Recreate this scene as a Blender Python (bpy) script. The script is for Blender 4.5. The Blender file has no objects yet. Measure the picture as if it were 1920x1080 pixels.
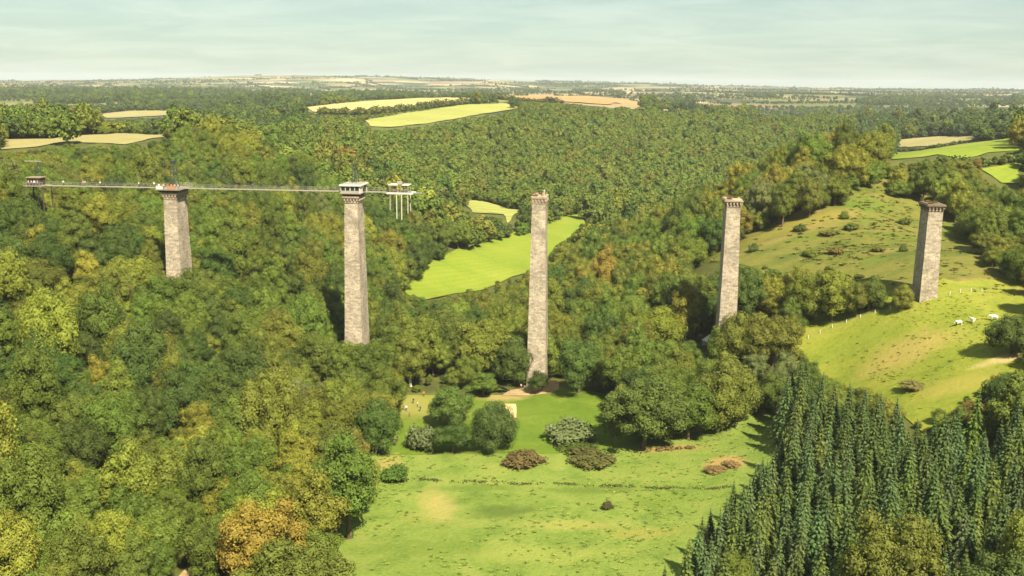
import bpy, bmesh, math, random
import numpy as np
from mathutils import Vector, Matrix, geometry
R_ = math.radians
rng = np.random.default_rng(11)
random.seed(11)
sc = bpy.context.scene
COL = sc.collection

# ------------------------------------------------------------------ camera, world, sun, exposure
F = 1920.0                       # focal length in photo pixels
PITCH, ROLL, CZ = R_(11.34), R_(0.5), 97.0
cam_d = bpy.data.cameras.new('camera'); cam = bpy.data.objects.new('camera', cam_d); COL.objects.link(cam)
cam_d.sensor_width = 36.0; cam_d.lens = 36.0; cam_d.clip_start = 1.0; cam_d.clip_end = 60000.0
cam.matrix_world = Matrix.Translation((0, 0, CZ)) @ Matrix.Rotation(math.pi/2 - PITCH, 4, 'X') @ Matrix.Rotation(ROLL, 4, 'Z')
sc.camera = cam

SUN_AZ, SUN_EL = R_(26), R_(49)
SUNV = Vector((math.sin(SUN_AZ)*math.cos(SUN_EL), -math.cos(SUN_AZ)*math.cos(SUN_EL), math.sin(SUN_EL)))
W = bpy.data.worlds.new('World'); sc.world = W; W.use_nodes = True
nt = W.node_tree; nt.nodes.clear()
def N(t, kind, **kw):
    n = t.nodes.new(kind)
    for k, v in kw.items(): setattr(n, k, v)
    return n
def setin(n, **kw):
    for k, v in kw.items(): n.inputs[k.replace('_', ' ')].default_value = v
out = N(nt, 'ShaderNodeOutputWorld'); bg = N(nt, 'ShaderNodeBackground'); bg.inputs[1].default_value = 0.050
sky = N(nt, 'ShaderNodeTexSky', sky_type='NISHITA', sun_disc=False, sun_elevation=SUN_EL, sun_rotation=math.pi - SUN_AZ, altitude=100, air_density=1.0, dust_density=0.6, ozone_density=1.0)
tint = N(nt, 'ShaderNodeMix', data_type='RGBA', blend_type='MULTIPLY'); tint.inputs[0].default_value = 1.0
tint.inputs[7].default_value = (0.82, 0.95, 0.84, 1)
tc = N(nt, 'ShaderNodeTexCoord'); sep = N(nt, 'ShaderNodeSeparateXYZ')
mx = N(nt, 'ShaderNodeMath', operation='ADD'); mx.inputs[1].default_value = 0.10
dv = N(nt, 'ShaderNodeVectorMath', operation='DIVIDE'); cmb = N(nt, 'ShaderNodeCombineXYZ')
mp = N(nt, 'ShaderNodeMapping'); mp.inputs['Scale'].default_value = (0.6, 0.75, 1.0); mp.inputs['Rotation'].default_value = (0, 0, 0.12)
nz = N(nt, 'ShaderNodeTexNoise'); setin(nz, Scale=2.2, Detail=8.0, Roughness=0.60, Distortion=0.5)
rmp = N(nt, 'ShaderNodeValToRGB'); rmp.color_ramp.elements[0].position = 0.38; rmp.color_ramp.elements[1].position = 0.66
mixc = N(nt, 'ShaderNodeMix', data_type='RGBA'); mixc.inputs[0].default_value = 0.62
cl = N(nt, 'ShaderNodeMix', data_type='RGBA'); cl.inputs[6].default_value = (4.55, 5.35, 4.80, 1); cl.inputs[7].default_value = (6.2, 6.7, 5.8, 1)
amp = N(nt, 'ShaderNodeMath', operation='MULTIPLY'); amp.inputs[1].default_value = 0.9
L = nt.links.new
L(tc.outputs['Generated'], sep.inputs[0]); L(sep.outputs[2], mx.inputs[0])
for i in range(3): L(mx.outputs[0], cmb.inputs[i])
L(tc.outputs['Generated'], dv.inputs[0]); L(cmb.outputs[0], dv.inputs[1]); L(dv.outputs[0], mp.inputs[0]); L(mp.outputs[0], nz.inputs['Vector'])
L(nz.outputs[0], rmp.inputs[0]); L(rmp.outputs[0], amp.inputs[0]); L(amp.outputs[0], cl.inputs[0]); L(cl.outputs[2], mixc.inputs[7])
L(sky.outputs[0], tint.inputs[6]); L(tint.outputs[2], mixc.inputs[6]); L(mixc.outputs[2], bg.inputs[0]); L(bg.outputs[0], out.inputs[0])

sun_d = bpy.data.lights.new('sun', 'SUN'); sun_d.energy = 5.0; sun_d.angle = R_(0.5); sun_d.color = (1.0, 0.90, 0.70)
sun = bpy.data.objects.new('sun', sun_d); COL.objects.link(sun); sun.rotation_euler = SUNV.to_track_quat('Z', 'Y').to_euler(); sun.location = (0, 0, 400)
vs = sc.view_settings; vs.view_transform = 'Standard'; vs.look = 'None'; vs.gamma = 1.0; vs.use_curve_mapping = False; vs.exposure = 1.36
sc.cycles.use_denoising = True; sc.cycles.denoising_prefilter = 'ACCURATE'; sc.cycles.max_bounces = 6; sc.cycles.diffuse_bounces = 3; sc.cycles.transmission_bounces = 3
sc.cycles.volume_bounces = 0; sc.cycles.transparent_max_bounces = 4

# ------------------------------------------------------------------ projection helpers
cP, sP, cR, sR = math.cos(PITCH), math.sin(PITCH), math.cos(ROLL), math.sin(ROLL)
def ray(px, py):
    a, b = px - 960.0, 540.0 - py
    a2, b2 = a*cR - b*sR, a*sR + b*cR
    return np.array([a2, F*cP + b2*sP, -F*sP + b2*cP])
def project(p):
    p = np.asarray(p, float); x, y, z = p[..., 0], p[..., 1], p[..., 2] - CZ
    dep = y*cP - z*sP; up = y*sP + z*cP
    a2, b2 = x/dep*F, up/dep*F
    return 960 + a2*cR + b2*sR, 540 - (-a2*sR + b2*cR), dep

# ------------------------------------------------------------------ terrain heights
CTRL = []                        # (x, y, z)
def g(px, py, z):                # visible ground of height z
    r = ray(px, py); t = (z - CZ)/r[2]; CTRL.append((r[0]*t, r[1]*t, z))
def c(px, py, d, can=16.5):      # tree canopy seen at distance d
    r = ray(px, py); t = d/r[1]; CTRL.append((r[0]*t, d, CZ + r[2]*t - can))
def w(x, y, z): CTRL.append((x, y, z))
for a in ((660,1080,0),(950,1080,0),(1220,1080,1),(700,900,0),(1000,900,0),(1300,900,1),(760,750,1),(1000,740,1),(1480,770,5),
          (770,550,0),(900,520,0),(1000,480,0),(1090,410,1),(920,395,8),(0,265,60),(300,256,62),(690,228,54),(930,206,60),(800,187,68),(1100,188,68),
          (1860,325,56),(1700,290,60),(1880,272,63),(1640,365,52),(1560,400,46),(1400,460,33),(1310,490,28),(1880,540,37),(1520,640,17),(1540,700,11),
          (1700,600,27),(1880,580,33),(1900,670,27),(1720,770,17),(1800,470,42)): g(*a)
for a in ((600,450,430),(600,350,520),(500,300,520),(440,240,540),(300,330,430),(100,320,410),(100,285,480),(700,300,700),(650,232,900),
          (900,340,800),(900,280,950),(1000,230,1150),(1200,340,850),(1200,260,1100),(1200,205,1400),(1350,300,1000),(1400,220,1400),(1480,240,1300),
          (1540,218,1900),(1560,208,2500),(1600,240,460),(1650,240,530),(1500,272,500),(1400,322,500),(1300,362,510),(1200,405,520),(1150,470,470),
          (1250,450,440),(1150,550,400),(1780,330,430),(1850,380,380),(1900,480,310),(1750,238,1050),(1850,203,1500),(1700,256,900),
          (300,228,1050),(100,228,1050),(300,203,1600),(100,203,1700)): c(*a)
for a in ((-51,331,2),(8,325,0),(69,319,12),(128,312,36),(-111,337,20),(-157,340,46),(-195,345,60),(-300,350,64),(-45,230,0),(-70,190,3),(-100,200,13),
          (-125,270,23),(-60,120,4),(-110,120,22),(-180,150,50),(-250,250,62),(0,100,0),(40,150,3),(90,180,13),(115,210,18),(140,150,28),(150,240,30),(200,200,42),
          (220,300,52),(280,400,60),(0,20,0),(-100,20,25),(100,20,25),(-30,420,3),(-20,360,0),(30,360,0),
          (-500,500,64),(-700,800,60),(600,700,60),(900,1000,58),(450,500,62)): w(*a)
for px, d, z in ((1180, 660, -1), (1280, 660, -1), (1360, 690, 0), (1440, 720, 3), (1520, 720, 10), (1600, 760, 22), (1330, 800, -1), (1430, 880, 2), (1500, 1000, 8)):     # trough of the side valley behind the spur
    r = ray(px, 300); w(r[0]/r[1]*d, d, z)
for px, py, d in ((0,150,9000),(250,149,9000),(520,139,9000),(700,142,9000),(900,147,9000),(1200,156,9000),(1500,163,9000),(1900,167,9000)): c(px, py, d, 10)
for px in (-300, 150, 600, 1050, 1500, 1950, 2300):
    r = ray(px, 160)
    for d, z in ((2600, 52), (4000, 56), (6000, 62), (14000, 60)):
        if d == 2600 and px == 1500: continue
        w(r[0]/r[1]*d, d, z)
CT = np.array(CTRL)
def UV(x, y):
    yy = np.maximum(y, -40.0) + 100.0
    return np.clip(x/yy, -1.5, 1.5), np.log(yy)
def _phi(d2): return 0.5*d2*np.log(d2 + 1e-12)
_u, _v = UV(CT[:, 0], CT[:, 1]); n_ = len(CT)
_A = np.zeros((n_+3, n_+3)); _A[:n_, :n_] = _phi((_u[:, None]-_u)**2 + (_v[:, None]-_v)**2) + np.eye(n_)*0.002
_A[:n_, n_] = _A[n_, :n_] = 1; _A[:n_, n_+1] = _A[n_+1, :n_] = _u; _A[:n_, n_+2] = _A[n_+2, :n_] = _v
_w = np.linalg.solve(_A, np.concatenate([CT[:, 2], [0, 0, 0]]))
def H(x, y):
    x = np.atleast_1d(np.asarray(x, float)); y = np.atleast_1d(np.asarray(y, float))
    u, v = UV(x, y); res = np.empty(u.shape).ravel(); uf, vf = u.ravel(), v.ravel()
    for i in range(0, len(uf), 20000):
        a, b = uf[i:i+20000], vf[i:i+20000]
        res[i:i+20000] = _phi((a[:, None]-_u)**2 + (b[:, None]-_v)**2) @ _w[:n_] + _w[n_] + a*_w[n_+1] + b*_w[n_+2]
    res = res.reshape(u.shape)
    rel = 0.35*np.sin(x*0.11 + 1.3*np.sin(y*0.07)) * np.sin(y*0.09 + 0.8) + 0.18*np.sin(x*0.31+y*0.2)*np.sin(y*0.27-x*0.12)
    far = np.clip((y - 1800)/3000, 0, 1)*(6*np.sin(x*0.0021+y*0.0013+1)*np.sin(y*0.0017) + 3*np.sin(x*0.006)*np.sin(y*0.0045+2))
    return np.maximum(res, -1.5) + rel + far
def hit(px, py, tmax=14000.0):
    r = ray(px, py); r = r/np.linalg.norm(r)
    t = np.exp(np.linspace(math.log(90), math.log(tmax), 700))
    P = r[None, :]*t[:, None]; dz = P[:, 2] + CZ - H(P[:, 0], P[:, 1])
    k = np.argmax(dz < 0)
    if not (dz < 0).any(): return None
    if k == 0: k = 1
    s = dz[k-1]/(dz[k-1]-dz[k]); tt = t[k-1] + s*(t[k]-t[k-1])
    return np.array([r[0]*tt, r[1]*tt, float(H(r[0]*tt, r[1]*tt)[0])])

# ------------------------------------------------------------------ object helpers
def tag(o, label=None, cat=None, group=None, kind=None):
    for k, v in (('label', label), ('category', cat), ('group', group), ('kind', kind)):
        if v: o[k] = v
    return o
def empty(name, loc, rz=0.0):
    o = bpy.data.objects.new(name, None); COL.objects.link(o); o.location = loc; o.rotation_euler = (0, 0, rz); o.empty_display_size = 0.5
    return o
def link(name, me, parent=None, loc=None):
    o = bpy.data.objects.new(name, me); COL.objects.link(o)
    if parent: o.parent = parent
    if loc is not None: o.location = loc
    return o
def mesh_np(name, V, Fc, mats=(), midx=None, smooth=False, var=None):
    """V (n,3); Fc (m,k) faces all with k corners, or a list of such arrays"""
    me = bpy.data.meshes.new(name); V = np.asarray(V, np.float32)
    if not isinstance(Fc, list): Fc = [Fc]
    Fc = [np.asarray(f, np.int32) for f in Fc if len(f)]
    loops = np.concatenate([f.ravel() for f in Fc]); tot = np.concatenate([np.full(len(f), f.shape[1], np.int32) for f in Fc])
    st = np.concatenate([[0], np.cumsum(tot)[:-1]]).astype(np.int32)
    me.vertices.add(len(V)); me.vertices.foreach_set('co', V.ravel())
    me.loops.add(len(loops)); me.loops.foreach_set('vertex_index', loops)
    me.polygons.add(len(tot)); me.polygons.foreach_set('loop_start', st); me.polygons.foreach_set('loop_total', tot)
    for m in mats: me.materials.append(m)
    if midx is not None: me.polygons.foreach_set('material_index', np.asarray(midx, np.int32))
    me.polygons.foreach_set('use_smooth', np.full(len(tot), smooth))
    me.update(calc_edges=True)
    if var is not None:
        a = me.attributes.new('var', 'FLOAT', 'FACE'); a.data.foreach_set('value', np.asarray(var, np.float32))
    return me
class MB:
    """collects simple shapes into one mesh"""
    def __init__(s): s.bm = bmesh.new()
    def box(s, cx, cy, cz, sx, sy, sz, rz=0.0, tz=None):
        m = Matrix.Translation((cx, cy, cz)) @ Matrix.Rotation(rz, 4, 'Z') @ Matrix.Diagonal((sx, sy, sz, 1))
        r = bmesh.ops.create_cube(s.bm, size=1.0, matrix=m); return r['verts']
    def frust(s, z0, z1, w0, d0, w1, d1, cx=0, cy=0):
        v = [s.bm.verts.new((cx+x*w_/2, cy+y*d_/2, z)) for z, w_, d_ in ((z0, w0, d0), (z1, w1, d1)) for x, y in ((-1,-1),(1,-1),(1,1),(-1,1))]
        for f in ((3,2,1,0),(4,5,6,7),(0,1,5,4),(1,2,6,5),(2,3,7,6),(3,0,4,7)): s.bm.faces.new([v[i] for i in f])
    def bar(s, a, b, r=0.05, n=6, r2=None):
        a, b = Vector(a), Vector(b); d = b - a
        if d.length < 1e-6: return
        q = d.to_track_quat('Z', 'Y').to_matrix(); r2 = r if r2 is None else r2
        A = [s.bm.verts.new(a + q @ Vector((r*math.cos(2*math.pi*i/n), r*math.sin(2*math.pi*i/n), 0))) for i in range(n)]
        B = [s.bm.verts.new(b + q @ Vector((r2*math.cos(2*math.pi*i/n), r2*math.sin(2*math.pi*i/n), 0))) for i in range(n)]
        for i in range(n): s.bm.faces.new((A[i], A[(i+1) % n], B[(i+1) % n], B[i]))
        s.bm.faces.new(A[::-1]); s.bm.faces.new(B)
    def quad(s, pts): s.bm.faces.new([s.bm.verts.new(p) for p in pts])
    def done(s, name, mat, parent=None, bevel=0.0, loc=None):
        if bevel: bmesh.ops.bevel(s.bm, geom=s.bm.edges[:], offset=bevel, segments=1, affect='EDGES', clamp_overlap=True)
        me = bpy.data.meshes.new(name); s.bm.normal_update(); s.bm.to_mesh(me); s.bm.free()
        for m in (mat if isinstance(mat, (list, tuple)) else [mat]): me.materials.append(m)
        return link(name, me, parent, loc)
def copy_tree(o, parent=None):
    k = o.copy(); COL.objects.link(k); k.parent = parent
    for ch in o.children: copy_tree(ch, k)
    return k

# ------------------------------------------------------------------ materials
def new_mat(name):
    m = bpy.data.materials.new(name); m.use_nodes = True; t = m.node_tree; b = t.nodes['Principled BSDF']
    b.inputs['Roughness'].default_value = 0.85; b.inputs['Specular IOR Level'].default_value = 0.2
    return m, t, b
def flat(name, col, rough=0.8, metal=0.0, noise=0.25, scale=3.0):
    m, t, b = new_mat(name); b.inputs['Roughness'].default_value = rough; b.inputs['Metallic'].default_value = metal
    tcn = N(t, 'ShaderNodeTexCoord'); n = N(t, 'ShaderNodeTexNoise'); setin(n, Scale=scale, Detail=5.0)
    mr = N(t, 'ShaderNodeMapRange'); setin(mr, To_Min=1-noise, To_Max=1+noise)
    x = N(t, 'ShaderNodeMix', data_type='RGBA', blend_type='MULTIPLY'); x.inputs[0].default_value = 1; x.inputs[6].default_value = (*col, 1)
    t.links.new(tcn.outputs['Object'], n.inputs['Vector']); t.links.new(n.outputs[0], mr.inputs[0]); t.links.new(mr.outputs[0], x.inputs[7]); t.links.new(x.outputs[2], b.inputs['Base Color'])
    return m
def grass(name, cols, scale=0.05, fine=0.6, bump=0.5, stretch=(1, 1, 1), rot=0.0):
    """layered noise between a list of ground colours"""
    m, t, b = new_mat(name); tcn = N(t, 'ShaderNodeTexCoord'); mp_ = N(t, 'ShaderNodeMapping'); mp_.inputs['Scale'].default_value = stretch; mp_.inputs['Rotation'].default_value = (0, 0, rot)
    n1 = N(t, 'ShaderNodeTexNoise'); setin(n1, Scale=scale, Detail=8.0, Roughness=0.65, Distortion=0.6)
    n2 = N(t, 'ShaderNodeTexNoise'); setin(n2, Scale=fine, Detail=6.0, Roughness=0.7)
    mixn = N(t, 'ShaderNodeMath', operation='MULTIPLY_ADD'); mixn.inputs[1].default_value = 0.55
    off = N(t, 'ShaderNodeMath', operation='MULTIPLY_ADD'); off.inputs[1].default_value = 0.95; off.inputs[2].default_value = -0.245
    ra = N(t, 'ShaderNodeValToRGB'); e = ra.color_ramp.elements; k = len(cols)
    e[0].position = 0.22; e[0].color = (*cols[0], 1); e[1].position = 0.80; e[1].color = (*cols[-1], 1)
    for i in range(1, k-1): q = e.new(0.22 + 0.58*i/(k-1)); q.color = (*cols[i], 1)
    bp = N(t, 'ShaderNodeBump'); bp.inputs['Strength'].default_value = bump; bp.inputs['Distance'].default_value = 0.35
    l = t.links.new
    l(tcn.outputs['Object'], mp_.inputs[0]); l(mp_.outputs[0], n1.inputs['Vector']); l(tcn.outputs['Object'], n2.inputs['Vector'])
    l(n1.outputs[0], off.inputs[0]); l(n2.outputs[0], mixn.inputs[0]); l(off.outputs[0], mixn.inputs[2]); l(mixn.outputs[0], ra.inputs[0]); l(ra.outputs[0], b.inputs['Base Color'])
    l(n2.outputs[0], bp.inputs['Height']); l(bp.outputs[0], b.inputs['Normal'])
    b.inputs['Specular IOR Level'].default_value = 0.1
    return m
def patch(mat, cx, cy, rx, ry, col, amt=0.8):
    """a soft-edged stain of another ground colour round one place"""
    t = mat.node_tree; l = t.links.new; b = t.nodes['Principled BSDF']; src = b.inputs['Base Color'].links[0].from_socket
    tcn = N(t, 'ShaderNodeTexCoord'); mp_ = N(t, 'ShaderNodeMapping', vector_type='POINT'); mp_.inputs['Location'].default_value = (-cx/rx, -cy/ry, 0); mp_.inputs['Scale'].default_value = (1/rx, 1/ry, 0)
    ln = N(t, 'ShaderNodeVectorMath', operation='LENGTH'); nn = N(t, 'ShaderNodeTexNoise'); setin(nn, Scale=0.35, Detail=7.0, Roughness=0.7)
    ad = N(t, 'ShaderNodeMath', operation='MULTIPLY_ADD'); ad.inputs[1].default_value = 1.5; mr = N(t, 'ShaderNodeMapRange'); setin(mr, From_Min=1.95, From_Max=1.25, To_Min=0.0, To_Max=amt)
    x = N(t, 'ShaderNodeMix', data_type='RGBA'); x.inputs[7].default_value = (*col, 1)
    l(tcn.outputs['Object'], mp_.inputs[0]); l(mp_.outputs[0], ln.inputs[0]); l(tcn.outputs['Object'], nn.inputs['Vector']); l(nn.outputs[0], ad.inputs[0]); l(ln.outputs['Value'], ad.inputs[2]); l(ad.outputs[0], mr.inputs[0])
    l(mr.outputs[0], x.inputs[0]); l(src, x.inputs[6]); l(x.outputs[2], b.inputs['Base Color'])
def lines(mat, width, ang, amt=0.12):
    t = mat.node_tree; l = t.links.new; b = t.nodes['Principled BSDF']; src = b.inputs['Base Color'].links[0].from_socket
    tcn = N(t, 'ShaderNodeTexCoord'); mp_ = N(t, 'ShaderNodeMapping'); mp_.inputs['Rotation'].default_value = (0, 0, ang)
    wv = N(t, 'ShaderNodeTexWave'); setin(wv, Scale=0.314/width*1.0, Distortion=1.2, Detail=2.0, Detail_Scale=0.3); mr = N(t, 'ShaderNodeMapRange'); setin(mr, To_Min=1-amt, To_Max=1+amt)
    x = N(t, 'ShaderNodeMix', data_type='RGBA', blend_type='MULTIPLY'); x.inputs[0].default_value = 1
    l(tcn.outputs['Object'], mp_.inputs[0]); l(mp_.outputs[0], wv.inputs['Vector']); l(wv.outputs['Fac'], mr.inputs[0]); l(src, x.inputs[6]); l(mr.outputs[0], x.inputs[7]); l(x.outputs[2], b.inputs['Base Color'])
def leaf_mat(name, source, trans=0.12, contrast=(0.48, 1.58)):
    m, t, b = new_mat(name); l = t.links.new
    if source == 'object': s = N(t, 'ShaderNodeObjectInfo'); so = s.outputs['Color']
    elif source == 'instance': s = N(t, 'ShaderNodeAttribute', attribute_type='INSTANCER', attribute_name='tint'); so = s.outputs['Color']
    else: s = N(t, 'ShaderNodeRGB'); s.outputs[0].default_value = (*source, 1); so = s.outputs[0]
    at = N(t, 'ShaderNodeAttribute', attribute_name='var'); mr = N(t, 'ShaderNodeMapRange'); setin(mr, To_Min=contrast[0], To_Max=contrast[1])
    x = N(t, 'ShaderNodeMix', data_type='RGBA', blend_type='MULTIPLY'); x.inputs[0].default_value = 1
    hs = N(t, 'ShaderNodeHueSaturation'); mh = N(t, 'ShaderNodeMapRange'); setin(mh, To_Min=0.506, To_Max=0.499)
    l(at.outputs['Fac'], mr.inputs[0]); l(at.outputs['Fac'], mh.inputs[0]); l(mh.outputs[0], hs.inputs['Hue']); l(so, hs.inputs['Color'])
    l(hs.outputs[0], x.inputs[6]); l(mr.outputs[0], x.inputs[7]); l(x.outputs[2], b.inputs['Base Color'])
    b.inputs['Roughness'].default_value = 0.65; b.inputs['Specular IOR Level'].default_value = 0.15
    tr = N(t, 'ShaderNodeBsdfTranslucent'); l(x.outputs[2], tr.inputs[0])
    ms = N(t, 'ShaderNodeMixShader'); ms.inputs[0].default_value = trans; o = t.nodes['Material Output']
    l(b.outputs[0], ms.inputs[1]); l(tr.outputs[0], ms.inputs[2]); l(ms.outputs[0], o.inputs[0])
    return m
def masonry(name, c1, c2, mortar, bw=1.15, bh=0.58, stain=0.75):
    m, t, b = new_mat(name); l = t.links.new
    tcn = N(t, 'ShaderNodeTexCoord'); sp = N(t, 'ShaderNodeSeparateXYZ'); ad = N(t, 'ShaderNodeMath', operation='ADD'); cb = N(t, 'ShaderNodeCombineXYZ')
    br = N(t, 'ShaderNodeTexBrick'); br.offset = 0.5; setin(br, Color1=(*c1, 1), Color2=(*c2, 1), Mortar=(*mortar, 1), Scale=1.0, Mortar_Size=0.035, Brick_Width=bw, Row_Height=bh, Bias=-0.1)
    n1 = N(t, 'ShaderNodeTexNoise'); setin(n1, Scale=0.22, Detail=6.0, Roughness=0.6); n2 = N(t, 'ShaderNodeTexNoise'); setin(n2, Scale=1.7, Detail=4.0, Roughness=0.7)
    mr = N(t, 'ShaderNodeMapRange'); setin(mr, From_Min=0.3, From_Max=0.7, To_Min=1-stain*0.5, To_Max=1.15)
    mr2 = N(t, 'ShaderNodeMapRange'); setin(mr2, From_Min=0.3, From_Max=0.7, To_Min=0.66, To_Max=1.3)
    x = N(t, 'ShaderNodeMix', data_type='RGBA', blend_type='MULTIPLY'); x.inputs[0].default_value = 1
    y = N(t, 'ShaderNodeMix', data_type='RGBA', blend_type='MULTIPLY'); y.inputs[0].default_value = 1
    bp = N(t, 'ShaderNodeBump'); bp.inputs['Strength'].default_value = 0.6; bp.inputs['Distance'].default_value = 0.12
    l(tcn.outputs['Object'], sp.inputs[0]); l(sp.outputs[0], ad.inputs[0]); l(sp.outputs[1], ad.inputs[1]); l(ad.outputs[0], cb.inputs[0]); l(sp.outputs[2], cb.inputs[1])
    l(cb.outputs[0], br.inputs['Vector']); l(tcn.outputs['Object'], n1.inputs['Vector']); l(tcn.outputs['Object'], n2.inputs['Vector'])
    l(n1.outputs[0], mr.inputs[0]); l(n2.outputs[0], mr2.inputs[0]); l(br.outputs[0], x.inputs[6]); l(mr.outputs[0], x.inputs[7]); l(x.outputs[2], y.inputs[6]); l(mr2.outputs[0], y.inputs[7])
    l(y.outputs[2], b.inputs['Base Color']); l(n2.outputs[0], bp.inputs['Height']); l(bp.outputs[0], b.inputs['Normal'])
    return m
M = {}
M['leaf_o'] = leaf_mat('foliage_single', 'object'); M['leaf_i'] = leaf_mat('foliage_wood', 'instance')
M['bark'] = flat('bark', (0.12, 0.085, 0.05), 0.9, 0, 0.5, 2.0); M['pale_bark'] = flat('pale_bark', (0.55, 0.52, 0.42), 0.8, 0, 0.4, 1.5)
M['stone'] = masonry('granite_masonry', (0.41, 0.345, 0.255), (0.23, 0.19, 0.140), (0.32, 0.27, 0.20))
M['stone_dark'] = masonry('lichen_masonry', (0.26, 0.19, 0.12), (0.17, 0.125, 0.085), (0.22, 0.17, 0.12))
M['capstone'] = masonry('capstone', (0.38, 0.30, 0.21), (0.28, 0.21, 0.14), (0.27, 0.21, 0.15), 1.4, 0.5)
M['capstone_dark'] = masonry('weathered_capstone', (0.17, 0.125, 0.08), (0.12, 0.09, 0.06), (0.13, 0.10, 0.07), 1.4, 0.5)
M['white'] = flat('white_paint', (0.54, 0.51, 0.44), 0.5, 0, 0.06); M['glass'] = flat('window_glass', (0.02, 0.025, 0.03), 0.08, 0, 0.05)
M['steel'] = flat('galvanised_steel', (0.27, 0.25, 0.21), 0.5, 0.0, 0.12); M['dark_steel'] = flat('dark_green_steel', (0.035, 0.05, 0.04), 0.55, 0.0, 0.2)
M['timber'] = flat('weathered_timber', (0.22, 0.17, 0.11), 0.85, 0, 0.3); M['dark_timber'] = flat('dark_timber', (0.06, 0.05, 0.04), 0.85, 0, 0.3)
M['deck'] = flat('deck_planks', (0.20, 0.175, 0.13), 0.85, 0, 0.25)
M['green_sheet'] = flat('green_tarpaulin', (0.02, 0.16, 0.07), 0.6, 0, 0.15); M['orange'] = flat('orange_panel', (0.36, 0.17, 0.10), 0.6, 0, 0.2)
M['sand'] = grass('sandy_ground', [(0.16, 0.11, 0.05), (0.30, 0.21, 0.11), (0.40, 0.30, 0.17)], 0.3, 2.0, 0.3)
M['mat_yellow'] = flat('pale_mat', (0.52, 0.39, 0.18), 0.7, 0, 0.12, 0.8)
M['roof_brown'] = flat('brown_roof', (0.26, 0.16, 0.09), 0.85, 0, 0.3)
M['terrain'] = None
M['meadow'] = grass('meadow_grass', [(0.060, 0.100, 0.018), (0.105, 0.155, 0.024), (0.145, 0.195, 0.034), (0.185, 0.212, 0.044), (0.26, 0.23, 0.08)], 0.085, 1.1, 1.2)
M['glade'] = grass('glade_grass', [(0.050, 0.085, 0.010), (0.078, 0.125, 0.012), (0.105, 0.150, 0.016), (0.19, 0.185, 0.04)], 0.07, 0.9, 0.8)
M['valley'] = grass('valley_grass', [(0.10, 0.150, 0.016), (0.145, 0.195, 0.018), (0.180, 0.215, 0.024), (0.24, 0.235, 0.04)], 0.03, 0.5, 0.6)
M['bracken'] = grass('bracken_slope', [(0.045, 0.068, 0.012), (0.082, 0.098, 0.017), (0.118, 0.120, 0.023), (0.145, 0.130, 0.032), (0.17, 0.140, 0.042)], 0.06, 0.5, 1.0, (1, 2.2, 1), 0.35)
M['pasture'] = grass('pasture_grass', [(0.085, 0.115, 0.012), (0.145, 0.175, 0.018), (0.195, 0.205, 0.028), (0.25, 0.215, 0.05)], 0.07, 0.7, 0.9, (1, 1.8, 1), 0.2)
M['hay'] = grass('hay_field', [(0.30, 0.26, 0.09), (0.36, 0.31, 0.12), (0.40, 0.34, 0.15)], 0.01, 0.12, 0.2)
M['pale_field'] = grass('pale_green_field', [(0.20, 0.22, 0.05), (0.25, 0.26, 0.065), (0.30, 0.29, 0.085)], 0.012, 0.15, 0.2)
M['plough'] = grass('brown_field', [(0.27, 0.15, 0.055), (0.34, 0.20, 0.08), (0.38, 0.24, 0.10)], 0.01, 0.12, 0.2)
M['stubble'] = grass('stubble_field', [(0.20, 0.18, 0.07), (0.25, 0.22, 0.09), (0.29, 0.25, 0.12)], 0.012, 0.15, 0.2)
lines(M['hay'], 14, 0.5, 0.13); lines(M['pale_field'], 12, 0.7, 0.12); lines(M['plough'], 12, 0.3, 0.10); lines(M['stubble'], 7, 0.9, 0.12); lines(M['valley'], 5, 0.75, 0.035)
M['river'] = flat('river_water', (0.05, 0.06, 0.03), 0.1, 0, 0.1)
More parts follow.
